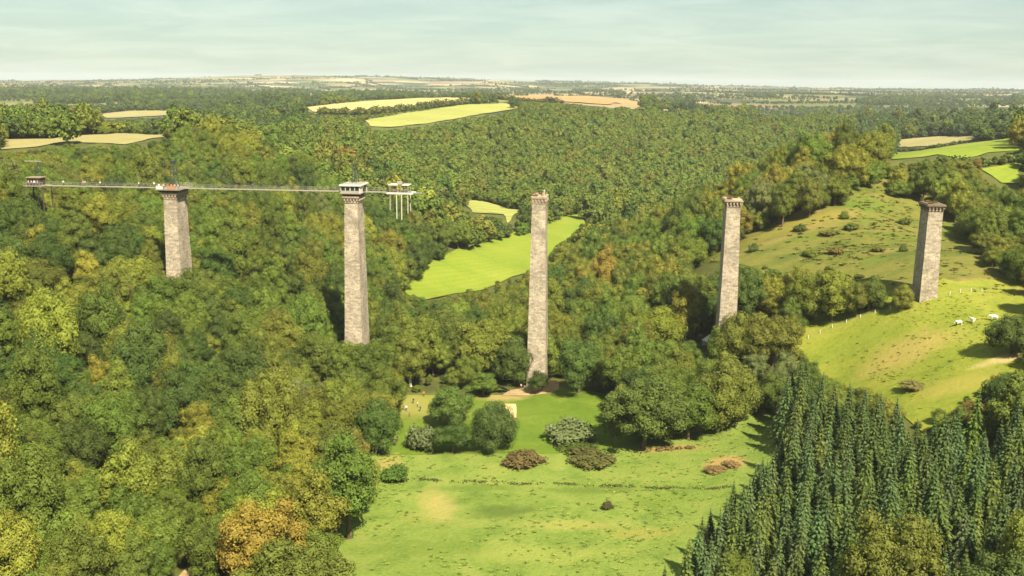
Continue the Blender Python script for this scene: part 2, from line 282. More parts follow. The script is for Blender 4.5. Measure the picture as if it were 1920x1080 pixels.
def terrain_mat():
    m, t, b = new_mat('countryside'); l = t.links.new
    tcn = N(t, 'ShaderNodeTexCoord'); sp = N(t, 'ShaderNodeSeparateXYZ')
    # far: patchwork of small hedged fields; near: woodland floor
    mp_ = N(t, 'ShaderNodeMapping'); mp_.inputs['Rotation'].default_value = (0, 0, 0.4); mp_.inputs['Scale'].default_value = (0.0042, 0.0034, 0.0)
    vo = N(t, 'ShaderNodeTexVoronoi', voronoi_dimensions='2D', distance='CHEBYCHEV'); setin(vo, Scale=1.0, Randomness=0.85)
    sc_ = N(t, 'ShaderNodeSeparateColor'); ra = N(t, 'ShaderNodeValToRGB'); ra.color_ramp.interpolation = 'CONSTANT'; e = ra.color_ramp.elements
    cols = [(0, (0.045, 0.06, 0.022)), (0.22, (0.10, 0.115, 0.032)), (0.40, (0.16, 0.155, 0.05)), (0.56, (0.24, 0.185, 0.095)), (0.70, (0.18, 0.125, 0.07)), (0.80, (0.34, 0.28, 0.16)), (0.89, (0.055, 0.07, 0.028))]
    e[0].color = (*cols[0][1], 1); e[1].position = cols[1][0]; e[1].color = (*cols[1][1], 1)
    for p, cc in cols[2:]: q = e.new(p); q.color = (*cc, 1)
    n1 = N(t, 'ShaderNodeTexNoise'); setin(n1, Scale=0.08, Detail=8.0, Roughness=0.7)
    r2 = N(t, 'ShaderNodeValToRGB'); e2 = r2.color_ramp.elements; e2[0].position = 0.3; e2[0].color = (0.040, 0.050, 0.010, 1); e2[1].position = 0.75; e2[1].color = (0.105, 0.108, 0.022, 1)
    nr = N(t, 'ShaderNodeMapRange'); setin(nr, From_Min=950.0, From_Max=1250.0)
    mix = N(t, 'ShaderNodeMix', data_type='RGBA')
    l(tcn.outputs['Object'], sp.inputs[0]); l(sp.outputs[1], nr.inputs[0]); l(tcn.outputs['Object'], mp_.inputs[0]); l(mp_.outputs[0], vo.inputs['Vector'])
    l(vo.outputs['Color'], sc_.inputs[0]); l(sc_.outputs[0], ra.inputs[0]); l(tcn.outputs['Object'], n1.inputs['Vector']); l(n1.outputs[0], r2.inputs[0])
    l(nr.outputs[0], mix.inputs[0]); l(r2.outputs[0], mix.inputs[6]); l(ra.outputs[0], mix.inputs[7]); l(mix.outputs[2], b.inputs['Base Color'])
    return m
M['terrain'] = terrain_mat()

# ------------------------------------------------------------------ terrain sheet
NU, NV = 430, 430
us = np.linspace(-1.25, 1.25, NU); vs_ = np.linspace(math.log(60), math.log(15100), NV)
UU, VV = np.meshgrid(us, vs_); YY = np.exp(VV) - 100; XX = UU*(YY + 100); ZZ = H(XX, YY)
idx = np.arange(NU*NV).reshape(NV, NU)
quads = np.stack([idx[:-1, :-1].ravel(), idx[:-1, 1:].ravel(), idx[1:, 1:].ravel(), idx[1:, :-1].ravel()], 1)
ground = link('ground', mesh_np('ground', np.stack([XX.ravel(), YY.ravel(), ZZ.ravel()], 1), quads, [M['terrain']], smooth=True))
tag(ground, 'rolling countryside with a deep wooded valley', 'ground', kind='structure')

# ------------------------------------------------------------------ fields draped on the terrain
def inside(poly, x, y):
    x = np.asarray(x, float); y = np.asarray(y, float); r = np.zeros(x.shape, bool); n = len(poly)
    for i in range(n):
        x1, y1 = poly[i]; x2, y2 = poly[(i+1) % n]
        if y1 == y2: continue
        r ^= ((y1 > y) != (y2 > y)) & (x < (x2-x1)*(y-y1)/(y2-y1) + x1)
    return r
MASK_PX = []                     # photo outlines of open ground, so that trees keep clear of it
FIELD_XY = []
def outset(px, d):
    P = np.array(px, float); A = 0.5*np.sum(P[:, 0]*np.roll(P[:, 1], -1) - np.roll(P[:, 0], -1)*P[:, 1]); s = 1 if A > 0 else -1; o = []
    for i in range(len(P)):
        a, b, c_ = P[i-1], P[i], P[(i+1) % len(P)]; n1 = np.array([(b-a)[1], -(b-a)[0]]); n2 = np.array([(c_-b)[1], -(c_-b)[0]])
        n = n1/np.linalg.norm(n1) + n2/np.linalg.norm(n2); n = n/max(np.linalg.norm(n), 0.5); o.append(b + s*n*d)
    return o
def field(name, px, mat, label, cat='field', mask=True, off=0.12, kind='structure', grow=0):
    # the grass runs on a little under the trees that border it
    FIELD_XY.append(np.array([hit(*p)[:2] for p in px if hit(*p) is not None]))
    W_ = [hit(*p) for p in (outset(px, grow) if grow else px)]; W_ = [p for p in W_ if p is not None]
    pl = []
    for i, p in enumerate(W_):
        q = W_[(i+1) % len(W_)]; d = math.hypot(*(q-p)[:2]); k = max(1, int(d/(6 + 0.01*p[1])))
        pl += [(p + (q-p)*j/k)[:2] for j in range(k)]
    pl = np.array(pl); jit = rng.normal(0, 1, pl.shape)*(0.35 + 0.0008*pl[:, 1:2]); pl = pl + jit
    s = max(4.0, float(pl[:, 1].mean())*0.013)
    gx, gy = np.meshgrid(np.arange(pl[:, 0].min(), pl[:, 0].max(), s), np.arange(pl[:, 1].min(), pl[:, 1].max(), s))
    gx, gy = gx.ravel() + 0.01, gy.ravel() + 0.01; k = inside(pl, gx, gy); inn = np.stack([gx[k], gy[k]], 1)
    allp = [Vector(p) for p in pl] + [Vector(p) for p in inn]; n = len(pl)
    vv, ee, ff, *_ = geometry.delaunay_2d_cdt(allp, [(i, (i+1) % n) for i in range(n)], [], 1, 1e-4)
    V = np.array([(p.x, p.y) for p in vv]); Z = H(V[:, 0], V[:, 1]) + off + 0.0009*np.maximum(V[:, 1]-150, 0)
    me = bpy.data.meshes.new(name); me.from_pydata(np.column_stack([V, Z]).tolist(), [], [tuple(f) for f in ff]); me.materials.append(mat)
    for p in me.polygons: p.use_smooth = True
    me.update(); o = link(name, me); tag(o, label, cat, kind=kind)
    if o.data.polygons and o.data.polygons[0].normal.z < 0: o.data.flip_normals()
    if mask: MASK_PX.append([tuple(p) for p in px])
    return o
field('meadow', [(640,1150),(655,1060),(700,930),(718,905),(712,852),(940,846),(1140,842),(1290,832),(1380,790),(1490,752),(1502,768),(1440,832),(1370,900),(1310,965),(1250,1045),(1215,1150)], M['meadow'], 'bright grassy meadow in the foreground with dry patches', 'meadow', grow=46, off=0.05)
field('glade', [(748,742),(800,742),(940,742),(960,732),(1050,728),(1140,738),(1150,780),(1150,846),(940,850),(712,856),(745,800)], M['glade'], 'mown grass clearing between the trees below the pillars', 'lawn')
field('valley_meadow', [(762,548),(775,525),(830,487),(935,452),(1000,438),(1040,415),(1075,405),(1100,406),(1085,425),(1050,448),(1000,503),(955,515),(900,538),(850,545),(800,556)], M['valley'], 'long bright green meadow on the valley floor behind the pillars', 'meadow', grow=7, off=0.10)
field('hillside', [(1300,505),(1345,475),(1420,445),(1500,420),(1560,395),(1615,360),(1645,352),(1690,378),(1760,395),(1810,440),(1840,500),(1860,530),(1910,545),(1910,556),(1780,556),(1700,560),(1600,500),(1440,490)], M['bracken'], 'open hillside of rough grass and bracken round the rightmost pillar', 'hillside', grow=22, off=0.08)
field('pasture', [(1512,640),(1560,618),(1640,590),(1700,575),(1780,556),(1910,556),(1910,690),(1830,715),(1790,745),(1730,775),(1690,735),(1640,715),(1560,695),(1525,670)], M['pasture'], 'yellow green sloping pasture where cattle graze', 'pasture', grow=34, off=0.14)
field('hay_field', [(572,203),(640,195),(720,189),(800,185),(878,185),(888,190),(820,198),(760,206),(700,213),(640,214),(590,211)], M['hay'], 'pale yellow hay field on the far hilltop', 'field')
field('pale_field', [(682,227),(760,213),(860,199),(945,195),(978,203),(940,210),(880,219),(800,233),(735,240),(695,238)], M['pale_field'], 'pale green field below the yellow hay field', 'field')
field('ploughed_field', [(912,180),(980,181),(1100,181),(1170,187),(1208,197),(1140,197),(1060,192),(960,187)], M['plough'], 'reddish brown field on the crest of the wooded hill', 'field')
field('stubble_field', [(0,263),(100,261),(210,253),(318,251),(312,258),(265,264),(235,272),(205,270),(120,267),(60,277),(0,281)], M['stubble'], 'tan stubble field at the left edge above the wood', 'field')
field('stubble_field', [(182,216),(250,209),(328,209),(318,217),(200,223)], M['stubble'], 'narrow tan field among dark woods beyond the left hillside', 'field')
field('upland_field', [(1670,288),(1760,279),(1850,266),(1912,259),(1912,284),(1850,288),(1800,299),(1760,291),(1670,300)], M['valley'], 'bright green upland field above the right hand wood', 'field')
field('upland_field', [(1842,318),(1912,306),(1912,345),(1875,345)], M['valley'], 'small green field at the right edge below the hedge', 'field')
field('stubble_field', [(1682,264),(1760,257),(1838,255),(1825,263),(1745,275),(1684,277)], M['stubble'], 'thin tan field in front of the dark conifer wood', 'field')
field('pale_field', [(864,376),(905,378),(975,395),(952,420),(942,403),(885,400)], M['pale_field'], 'small pale field at the foot of the far wooded hill', 'field')
field('sandy_path', [(940,742),(948,732),(1010,728),(1022,714),(1045,716),(1052,730),(1035,740),(990,744)], M['sand'], 'sandy terrace at the foot of the middle pillar', 'path', off=0.2)
field('sandy_path', [(335,1072),(362,1048),(385,1036),(392,1042),(372,1060),(352,1095),(330,1095)], M['sand'], 'short bend of sandy track showing through the trees at the bottom', 'path', off=0.2)
for a_, b_, rx_, ry_, c_, am in ((806,938,3.2,7.5,(0.28,0.235,0.07),0.55), (830,955,3.6,9,(0.30,0.24,0.08),0.6), (790,970,5,5,(0.22,0.22,0.05),0.5), (940,960,8,4.5,(0.06,0.095,0.016),0.7), (1080,985,13,3,(0.27,0.24,0.06),0.5), (1210,1000,9,3,(0.27,0.22,0.05),0.45), (900,915,12,2.2,(0.075,0.12,0.018),0.6), (1120,920,14,2.5,(0.08,0.12,0.018),0.6),
                              (1360,868,6,5,(0.33,0.20,0.08),0.8), (1250,842,10,2.5,(0.30,0.18,0.07),0.7), (880,845,14,1.8,(0.32,0.22,0.08),0.6), (730,870,3.5,8,(0.30,0.22,0.07),0.6), (1000,1040,20,4,(0.22,0.24,0.05),0.5), (800,1030,14,4,(0.09,0.14,0.018),0.5), (1230,940,8,6,(0.11,0.16,0.02),0.5)):
    q_ = hit(a_, b_); patch(M['meadow'], q_[0], q_[1], rx_, ry_, c_, am)
for a_, b_, rx_, ry_, c_, am in ((775,760,10,14,(0.22,0.20,0.05),0.8), (945,745,8,6,(0.34,0.24,0.10),0.7), (840,775,8,10,(0.18,0.19,0.04),0.6)):
    q_ = hit(a_, b_); patch(M['glade'], q_[0], q_[1], rx_, ry_, c_, am)
for a_, b_, rx_, ry_, c_, am in ((1700,660,14,9,(0.30,0.22,0.07),0.6), (1890,672,9,2.5,(0.40,0.30,0.14),0.8), (1620,640,14,6,(0.13,0.17,0.02),0.5), (1800,720,12,6,(0.27,0.22,0.05),0.5)):
    q_ = hit(a_, b_); patch(M['pasture'], q_[0], q_[1], rx_, ry_, c_, am)
for a_, b_, rx_, ry_, c_, am in ((1800,440,7,14,(0.09,0.13,0.015),0.7), (1620,385,12,10,(0.08,0.13,0.015),0.6), (1850,535,12,6,(0.26,0.17,0.07),0.7), (1500,420,26,8,(0.21,0.18,0.035),0.6)):
    q_ = hit(a_, b_); patch(M['bracken'], q_[0], q_[1], rx_, ry_, c_, am)
for k_ in range(16):
    q_ = hit(float(rng.uniform(1430, 1700)), float(rng.uniform(400, 500))); patch(M['bracken'], q_[0], q_[1], float(rng.uniform(4, 10)), float(rng.uniform(3, 7)), [(0.06, 0.085, 0.014), (0.20, 0.15, 0.045), (0.09, 0.12, 0.016)][k_ % 3], 0.65)

# ------------------------------------------------------------------ tree meshes
def ico(sub=1):
    b = bmesh.new(); bmesh.ops.create_icosphere(b, subdivisions=sub, radius=1.0)
    V = np.array([v.co[:] for v in b.verts]); Fc = np.array([[v.index for v in f.verts] for f in b.faces]); b.free(); return V, Fc
ICO = ico(1); ICO2 = ico(2)
def unit(a): return a/np.maximum(np.linalg.norm(a, axis=1, keepdims=True), 1e-9)
def leaf_quads(P, Nn, size, r, aspect=0.8):
    """one bent-free leaf spray card per point"""
    t = unit(np.cross(Nn, unit(r.normal(size=P.shape)))); b = np.cross(Nn, t)
    s = size[:, None]; t = t*s*0.5; b = b*s*0.5*aspect
    V = np.stack([P - t, P - b*0.9, P + t, P + b], 1).reshape(-1, 3)
    return V, np.arange(len(V)).reshape(-1, 4)
def crown_data(r, rad=5.0, ext=8.6, zc=8.0, nl=40, leaf=0.26, dens=16.0, low=-0.8, lob=(0.23, 0.40), core=True, pinch=0.0):
    k = np.arange(nl*2) + 0.5; ph = np.arccos(1 - 2*k/(nl*2)); th = math.pi*(1+5**0.5)*k
    D = np.stack([np.cos(th)*np.sin(ph), np.sin(th)*np.sin(ph), np.cos(ph)], 1) + r.normal(0, 0.13, (nl*2, 3)); D = unit(D)
    D = D[D[:, 2] > low]; D = D[r.permutation(len(D))[:nl]]
    az = np.arctan2(D[:, 1], D[:, 0]); wob = 1 + 0.16*np.sin(2*az + r.uniform(0, 6)) + 0.13*np.sin(3*az + r.uniform(0, 6) + D[:, 2]*2)
    rr = r.uniform(0.52, 0.90, len(D))*wob; C = D*rr[:, None]*np.array([rad, rad, ext/2]); C[:, 2] *= 1 + r.normal(0, 0.07, len(D))
    if pinch: C[:, :2] *= (1 - pinch*np.clip(C[:, 2:3]/(ext/2), -0.3, 1))
    C[:, 2] += zc
    rl = rad*r.uniform(lob[0], lob[1], len(D)); inner = C*np.array([0.45, 0.45, 1]) ; inner[:, 2] = zc + (C[:, 2]-zc)*0.45
    n = np.maximum((dens*4*math.pi*rl**2).astype(int), 8); li = np.repeat(np.arange(len(C)), n)
    d = unit(r.normal(size=(len(li), 3))); P = C[li] + d*rl[li][:, None]*(1 + r.normal(0, 0.09, (len(li), 1)))
    keep = np.ones(len(P), bool)
    for j in range(len(C)):
        q = np.linalg.norm(P - C[j], axis=1) < rl[j]*0.86; keep &= ~(q & (li != j))
    e = (P - [0, 0, zc])/np.array([rad, rad, ext/2]); keep &= (np.linalg.norm(e, axis=1) > 0.5) & (r.random(len(P)) < np.where(d[:, 2] < -0.35, 0.45, 1.0))
    P, d, li = P[keep], d[keep], li[keep]
    Nn = unit(d*0.9 + r.normal(size=d.shape)*0.42 + [0, 0, 0.22]); sz = leaf*r.uniform(0.65, 1.45, len(P))
    V, Q = leaf_quads(P, Nn, sz, r); lv = r.uniform(0.2, 0.8, len(C)); var = np.clip(0.5*lv[li] + 0.5*r.random(len(P)), 0, 1)
    T = np.zeros((0, 3), int); tv = np.zeros(0)
    if core:
        iv, jf = ICO; cv = (C[:, None, :] + iv[None]*(rl*0.74)[:, None, None]).reshape(-1, 3)
        cf = (jf[None] + (np.arange(len(C))*len(iv))[:, None, None]).reshape(-1, 3) + len(V)
        ev = ICO2[0]*np.array([rad, rad, ext/2])*0.55 + [0, 0, zc]
        ef = ICO2[1] + len(V) + len(cv)
        V = np.concatenate([V, cv, ev]); T = np.concatenate([cf, ef]); tv = np.full(len(T), 0.42)
    return V, Q, T, np.concatenate([var, tv]), C
def tube(a, b, r0, r1, n=7):
    a, b = np.array(a, float), np.array(b, float); d = (b-a)/np.linalg.norm(b-a); x = np.cross(d, [0.3, 1, 0.1]); x /= np.linalg.norm(x); y = np.cross(d, x)
    t = np.arange(n)*2*math.pi/n; ring = np.cos(t)[:, None]*x + np.sin(t)[:, None]*y
    V = np.concatenate([a + ring*r0, b + ring*r1]); i = np.arange(n); return V, np.stack([i, (i+1) % n, (i+1) % n + n, i + n], 1)
def trunk_data(r, C, zc, ht, r0=0.34):
    Vs, Fs, off = [], [], 0; pts = [np.array([0, 0, -1.2]), np.array([0, 0, 0.0])]
    x = np.zeros(3)
    for z in np.linspace(ht*0.25, zc + 1.2, 3): x = x + [r.normal(0, 0.22), r.normal(0, 0.22), 0]; pts.append(np.array([x[0], x[1], z]))
    rad = [r0*1.5, r0*1.15, r0*0.85, r0*0.6, r0*0.3]
    for i in range(len(pts)-1):
        v, f = tube(pts[i], pts[i+1], rad[i], rad[i+1]); Vs.append(v); Fs.append(f+off); off += len(v)
    for j in r.permutation(len(C))[:8]:
        t = r.uniform(0.15, 0.8); a = pts[2]*(1-t) + pts[4]*t
        v, f = tube(a, C[j], r0*0.45*(1-t*0.5), 0.06, 5); Vs.append(v); Fs.append(f+off); off += len(v)
    return np.concatenate(Vs), np.concatenate(Fs)
PROTO = bpy.data.collections.new('wood_source')        # sources for the far woods, not in the scene itself
def make_kind(seed, mat_single, mat_wood, bark, **kw):
    r = np.random.default_rng(seed); V, Q, T, var, C = crown_data(r, **kw)
    cm = mesh_np('crown', V, [Q, T], [mat_single], var=var)
    tv, tf = trunk_data(r, C, kw.get('zc', 8.0), kw.get('zc', 8.0) + kw.get('ext', 8.6)/2)
    tm = mesh_np('trunk', tv, tf, [bark], smooth=True)
    return cm, tm, (V, Q, T, var, tv, tf)
def wood_proto(data, mats):
    V, Q, T, var, tv, tf = data
    fs = [np.asarray(x) for x in (Q, T) if len(x)] + [tf + len(V)]
    mi = np.concatenate([np.zeros(len(Q)+len(T), int), np.ones(len(tf), int)])
    return mesh_np('wood_tree', np.concatenate([V, tv]), fs, mats, mi, var=np.concatenate([var, np.full(len(tf), 0.5)]))
KIND = []                                              # (crown mesh, trunk mesh, crown radius, height)
specs = [dict(rad=5.0, ext=10.4, zc=6.9, nl=50), dict(rad=4.6, ext=11.4, zc=7.4, nl=54), dict(rad=5.4, ext=9.6, zc=6.4, nl=54), dict(rad=4.2, ext=11.0, zc=7.2, nl=46, pinch=0.25),
         dict(rad=5.2, ext=10.6, zc=7.0, nl=62, lob=(0.19, 0.34)), dict(rad=4.8, ext=10.0, zc=6.6, nl=40, lob=(0.27, 0.46)), dict(rad=4.0, ext=12.0, zc=7.6, nl=48, pinch=0.35), dict(rad=5.6, ext=10.4, zc=6.8, nl=70, lob=(0.16, 0.32))]
wood_meshes = []
for i, s in enumerate(specs):
    cm, tm, data = make_kind(100+i, M['leaf_o'], None, M['bark'], **s); KIND.append((cm, tm, float(np.percentile(np.hypot(data[0][:, 0], data[0][:, 1]), 97)), float(np.percentile(data[0][:, 2], 99.5))))
    wood_meshes.append(wood_proto(data, [M['leaf_i'], M['bark']]))
for i in range(4):                                     # lighter meshes for trees more than half a kilometre away
    r = np.random.default_rng(300+i); s = dict(rad=5.0, ext=10.0 + i*0.5, zc=6.6, nl=26, leaf=1.05, dens=1.25, lob=(0.28, 0.48))
    V, Q, T, var, C = crown_data(r, **s); tv, tf = tube((0, 0, -1), (0, 0, 6), 0.4, 0.25, 5); wood_meshes.append(wood_proto((V, Q, T, var, tv, tf), [M['leaf_i'], M['bark']]))
def conifer_data(r, ht=20.0, rad=3.5, whorls=21, nb=13, segs=4, wid=0.80):
    """tiers of drooping branches, each a chain of flat needle sprays with side twigs"""
    Q4, var = [], []
    def card(p, ax, side, ln, wd, v): Q4.append([p - side*wd*0.5, p + ax*ln*0.55 - side*wd*0.28, p + ax*ln, p + side*wd*0.5]); var.append(v)
    for k in range(whorls):
        f = (k + r.uniform(-0.15, 0.15))/whorls; z0 = ht*(0.08 + 0.90*f); R0 = rad*(1-f)**0.95 + 0.15; n = max(5, int(nb*(1 - 0.35*f))); a0 = r.uniform(0, 6.28)
        for b in range(n):
            a = a0 + 2*math.pi*b/n + r.normal(0, 0.13); R1 = R0*r.uniform(0.72, 1.12); dx = np.array([math.cos(a), math.sin(a), 0.0]); sd = np.array([-dx[1], dx[0], 0.0]); v = r.uniform(0.2, 0.8); zj = r.normal(0, 0.12)
            for q in range(segs):
                t0, t1 = q/segs, (q+1)/segs
                fz = lambda t: z0 + zj + 0.12*R1*t - 0.42*R1*t*t
                p = dx*R1*t0 + [0, 0, fz(t0)]; e_ = dx*R1*t1 + [0, 0, fz(t1)]; ax = e_ - p; ln = np.linalg.norm(ax); ax = ax/ln; w_ = wid*(0.55 + 0.45*(1-f))*(1 - 0.35*t0)
                tw = unit((sd + [0, 0, r.normal(0, 0.25)])[None])[0]
                card(p, ax, tw, ln*1.25, w_, np.clip(v + r.normal(0, 0.15), 0, 1))
                if R1 > 0.7:
                    for s in (-1, 1):
                        a2 = unit((ax*0.75 + s*sd*0.8 + [0, 0, -0.18])[None])[0]; card(p + ax*ln*0.3, a2, np.cross(a2, [0, 0, 1.0]), ln*r.uniform(0.8, 1.3), w_*0.75, np.clip(v + r.normal(0, 0.15), 0, 1))
    V = np.array(Q4).reshape(-1, 3); Q = np.arange(len(V)).reshape(-1, 4); var = np.array(var)
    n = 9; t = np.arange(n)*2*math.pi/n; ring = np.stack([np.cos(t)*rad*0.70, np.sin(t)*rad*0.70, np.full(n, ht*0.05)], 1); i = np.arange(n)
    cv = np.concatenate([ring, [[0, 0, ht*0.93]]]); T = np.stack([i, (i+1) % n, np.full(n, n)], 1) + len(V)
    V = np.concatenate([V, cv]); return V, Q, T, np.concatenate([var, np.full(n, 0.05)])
CON = []
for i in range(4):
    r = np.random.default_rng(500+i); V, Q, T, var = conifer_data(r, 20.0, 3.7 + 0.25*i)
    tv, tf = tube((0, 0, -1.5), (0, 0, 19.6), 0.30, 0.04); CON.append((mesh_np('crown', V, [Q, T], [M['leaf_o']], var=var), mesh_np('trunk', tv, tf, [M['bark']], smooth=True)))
for i in range(2):
    r = np.random.default_rng(520+i); V, Q, T, var = conifer_data(r, 20.0, 3.6, 10, 7, 2, 1.1); tv, tf = tube((0, 0, -1.5), (0, 0, 19), 0.30, 0.04, 5)
    wood_meshes.append(wood_proto((V, Q, T, var, tv, tf), [M['leaf_i'], M['bark']]))
r = np.random.default_rng(600)                          # rounded bush
BUSH = []
for i in range(3):
    V, Q, T, var, C = crown_data(np.random.default_rng(600+i), rad=2.6, ext=3.4, zc=1.35, nl=26, leaf=0.34, dens=8.0, low=-0.25, lob=(0.24, 0.42))
    BUSH.append(mesh_np('foliage', V, [Q, T], [M['leaf_o']], var=var))
for i, me in enumerate(wood_meshes):
    o = bpy.data.objects.new('wood_source_%02d' % i, me); PROTO.objects.link(o)
NB = len(specs); LOW0 = NB; CON0 = NB + 4

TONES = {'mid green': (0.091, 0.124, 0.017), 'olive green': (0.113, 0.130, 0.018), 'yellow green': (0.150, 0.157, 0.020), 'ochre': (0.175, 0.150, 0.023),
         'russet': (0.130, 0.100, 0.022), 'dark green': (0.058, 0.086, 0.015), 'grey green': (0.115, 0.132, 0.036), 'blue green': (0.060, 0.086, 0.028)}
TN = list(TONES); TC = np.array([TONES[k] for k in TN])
def tone_pick(x, y, r):
    # stands of one kind, some 25 m across, with odd trees mixed in
    wx, wy = x + 9*np.sin(y*0.09), y + 9*np.sin(x*0.08+1); hsh = np.sin(np.floor(wx/24)*12.9898 + np.floor(wy/24)*78.233)*43758.5453; cell = hsh - np.floor(hsh)
    q = np.where(r.random(len(x)) < 0.55, cell, r.random(len(x)))
    f = np.sin(x*0.031+1.1)*np.sin(y*0.023+0.4) + 0.7*np.sin(x*0.013-y*0.017+2); warm = np.clip(0.45 + 0.28*f, 0, 1)*np.clip(1.25 - y/900, 0.25, 1) + 0.55*np.exp(-((x+62)/34)**2 - ((y-205)/45)**2) + 0.6*np.exp(-((x-160)/75)**2 - ((y-490)/80)**2)
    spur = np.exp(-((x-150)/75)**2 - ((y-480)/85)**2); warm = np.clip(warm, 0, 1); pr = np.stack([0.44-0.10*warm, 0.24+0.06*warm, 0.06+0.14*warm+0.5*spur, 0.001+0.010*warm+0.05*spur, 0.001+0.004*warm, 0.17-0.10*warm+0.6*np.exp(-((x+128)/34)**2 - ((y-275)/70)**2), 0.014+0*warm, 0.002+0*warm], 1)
    cs = np.cumsum(pr/pr.sum(1, keepdims=True), 1); return (q[:, None] > cs).sum(1).clip(0, 7)

# ------------------------------------------------------------------ where the pillars stand
LINE = np.array([60.0, -6.0])/math.hypot(60, 6)
RZ = math.atan2(LINE[1], LINE[0]); P3 = np.array([8.6, 325.0])
PIL = [P3 + LINE*60.3*k for k in (-2, -1, 0, 1, 2)]
PTOP = [61.0, 61.0, 62.0, 62.2, 62.0]
PIL_PX = [[(296,345),(356,345),(364,500),(342,514),(312,506)], [(638,340),(696,340),(706,615),(680,645),(648,622)], [(1002,352),(1040,352),(1042,640),(1034,705),(1018,690),(998,640)],
          [(1360,366),(1410,366),(1398,585),(1372,600),(1348,580)], [(1705,372),(1780,372),(1775,545),(1700,545)]]
THING_PX = [[(45,305),(110,305),(110,366),(45,366)], [(100,335),(800,335),(800,366),(100,366)], [(728,340),(780,340),(780,408),(728,408)], [(308,300),(340,300),(340,350),(308,350)], [(650,300),(680,300),(680,350),(650,350)]]
SPOT_PX = [[(808,664),(836,664),(836,694),(808,694)], [(936,708),(962,708),(962,735),(936,735)], [(1318,618),(1346,618),(1346,655),(1318,655)], [(975,712),(1050,712),(1050,745),(975,745)], [(762,690),(774,690),(774,716),(762,716)]]

# ------------------------------------------------------------------ trees placed one by one: centre px, crown top, foot, width, tone, label
TREES = []      # dict: x,y,z,sx,sz,kind,rot,tone,label
def px_tree(cx, top, foot, wd, tone, label, kind=0, con=False):
    p = hit(cx, foot); _, _, dep = project(p); rad, ht = KIND[kind][2], KIND[kind][3]
    hw = (foot - top)*dep/F/0.97; ww = wd*dep/F/2
    # the lit part of the crown leans over the foot in a view from above
    hw = max(hw - 0.25*ww, 3.0)
    TREES.append(dict(x=p[0], y=p[1], z=p[2], sx=ww/rad, sz=hw/ht, kind=kind, rot=rng.uniform(0, 6.28), tone=tone, label=label, placed=True))
px_tree(1205, 685, 842, 165, 'dark green', 'broad dark green tree on the right side of the meadow beside the glade', 7)
px_tree(1290, 705, 825, 110, 'mid green', 'green tree between the broad dark tree and the round tree by the meadow', 4)
px_tree(1362, 652, 800, 135, 'olive green', 'round olive green tree in front of the fourth pillar', 2)
px_tree(1452, 690, 775, 84, 'mid green', 'smaller tree at the tip of the meadow beside the conifers', 5)
px_tree(848, 775, 850, 84, 'dark green', 'dark green tree in front of the glade beside the grey bush', 5)
px_tree(922, 740, 848, 96, 'dark green', 'taller dark tree in front of the glade beside the pale mat', 2)
px_tree(845, 714, 800, 104, 'dark green', 'dark tree standing in the middle of the glade', 4)
px_tree(905, 690, 745, 64, 'mid green', 'green tree at the back of the glade near the green tarpaulin', 3)
px_tree(706, 735, 850, 104, 'dark green', 'dark tree at the left corner of the glade above the path', 2)
px_tree(490, 912, 1110, 165, 'ochre', 'golden rounded tree at the bottom of the picture', 4)
px_tree(560, 985, 1170, 215, 'olive green', 'broad olive green tree in front of the golden tree at the bottom', 7)
px_tree(655, 790, 1010, 130, 'mid green', 'tall green tree on the left edge of the foreground meadow', 6)
px_tree(590, 860, 1050, 140, 'yellow green', 'yellow green tree behind the golden tree at the meadow edge', 3)
px_tree(1672, 935, 1190, 190, 'olive green', 'large rounded olive tree standing among the conifers', 4)
px_tree(1590, 1000, 1190, 90, 'olive green', 'narrow olive tree to the left of the large rounded olive tree', 6)
px_tree(1378, 1018, 1190, 110, 'olive green', 'small olive tree at the bottom edge among conifers', 5)
px_tree(1850, 1000, 1240, 190, 'dark green', 'dark broadleaf tree in the lower right corner', 7)
px_tree(1915, 930, 1180, 150, 'olive green', 'olive broadleaf tree at the right edge above the corner', 0)
px_tree(1878, 685, 800, 110, 'dark green', 'dark tree at the right edge below the pasture', 2)
px_tree(1830, 740, 820, 90, 'russet', 'brownish tree between the pasture and the conifers', 5)
px_tree(1895, 580, 665, 90, 'dark green', 'dark tree at the right edge of the pasture beside the cattle', 2)
px_tree(1448, 575, 690, 120, 'olive green', 'olive tree in front of the foot of the fourth pillar', 0)
px_tree(770, 620, 725, 80, 'olive green', 'pale stemmed tree beside the white tent', 1)
px_tree(905, 585, 712, 130, 'olive green', 'large olive tree to the left of the foot of the middle pillar', 4)
px_tree(965, 620, 722, 90, 'dark green', 'dark tree against the left side of the middle pillar', 2)
px_tree(1085, 620, 738, 105, 'dark green', 'dark tree against the right side of the middle pillar', 0)
px_tree(1170, 640, 745, 110, 'mid green', 'green tree between the middle pillar and the broad dark tree', 7)
px_tree(1235, 560, 665, 130, 'yellow green', 'yellow green tree halfway between the third and fourth pillar', 2)
px_tree(1628, 510, 585, 66, 'mid green', 'green tree to the left of the foot of the rightmost pillar', 5)
px_tree(1560, 500, 605, 80, 'yellow green', 'yellow green tree in the thicket above the pasture fence', 1)
px_tree(1386, 572, 694, 92, 'olive green', 'rounded tree hiding the foot of the fourth pillar', 5)
px_tree(692, 630, 740, 92, 'mid green', 'rounded green tree at the right foot of the second pillar', 0)
px_tree(640, 628, 735, 90, 'olive green', 'olive tree at the left foot of the second pillar', 4)
px_tree(345, 494, 605, 90, 'mid green', 'green tree covering the foot of the leftmost pillar', 5)
px_tree(1008, 690, 738, 50, 'dark green', 'small dark tree at the left foot of the middle pillar', 5)
px_tree(1350, 604, 692, 62, 'mid green', 'small green tree at the left foot of the fourth pillar', 5)
px_tree(1692, 528, 582, 48, 'olive green', 'small olive tree nearest the left side of the rightmost pillar', 2)
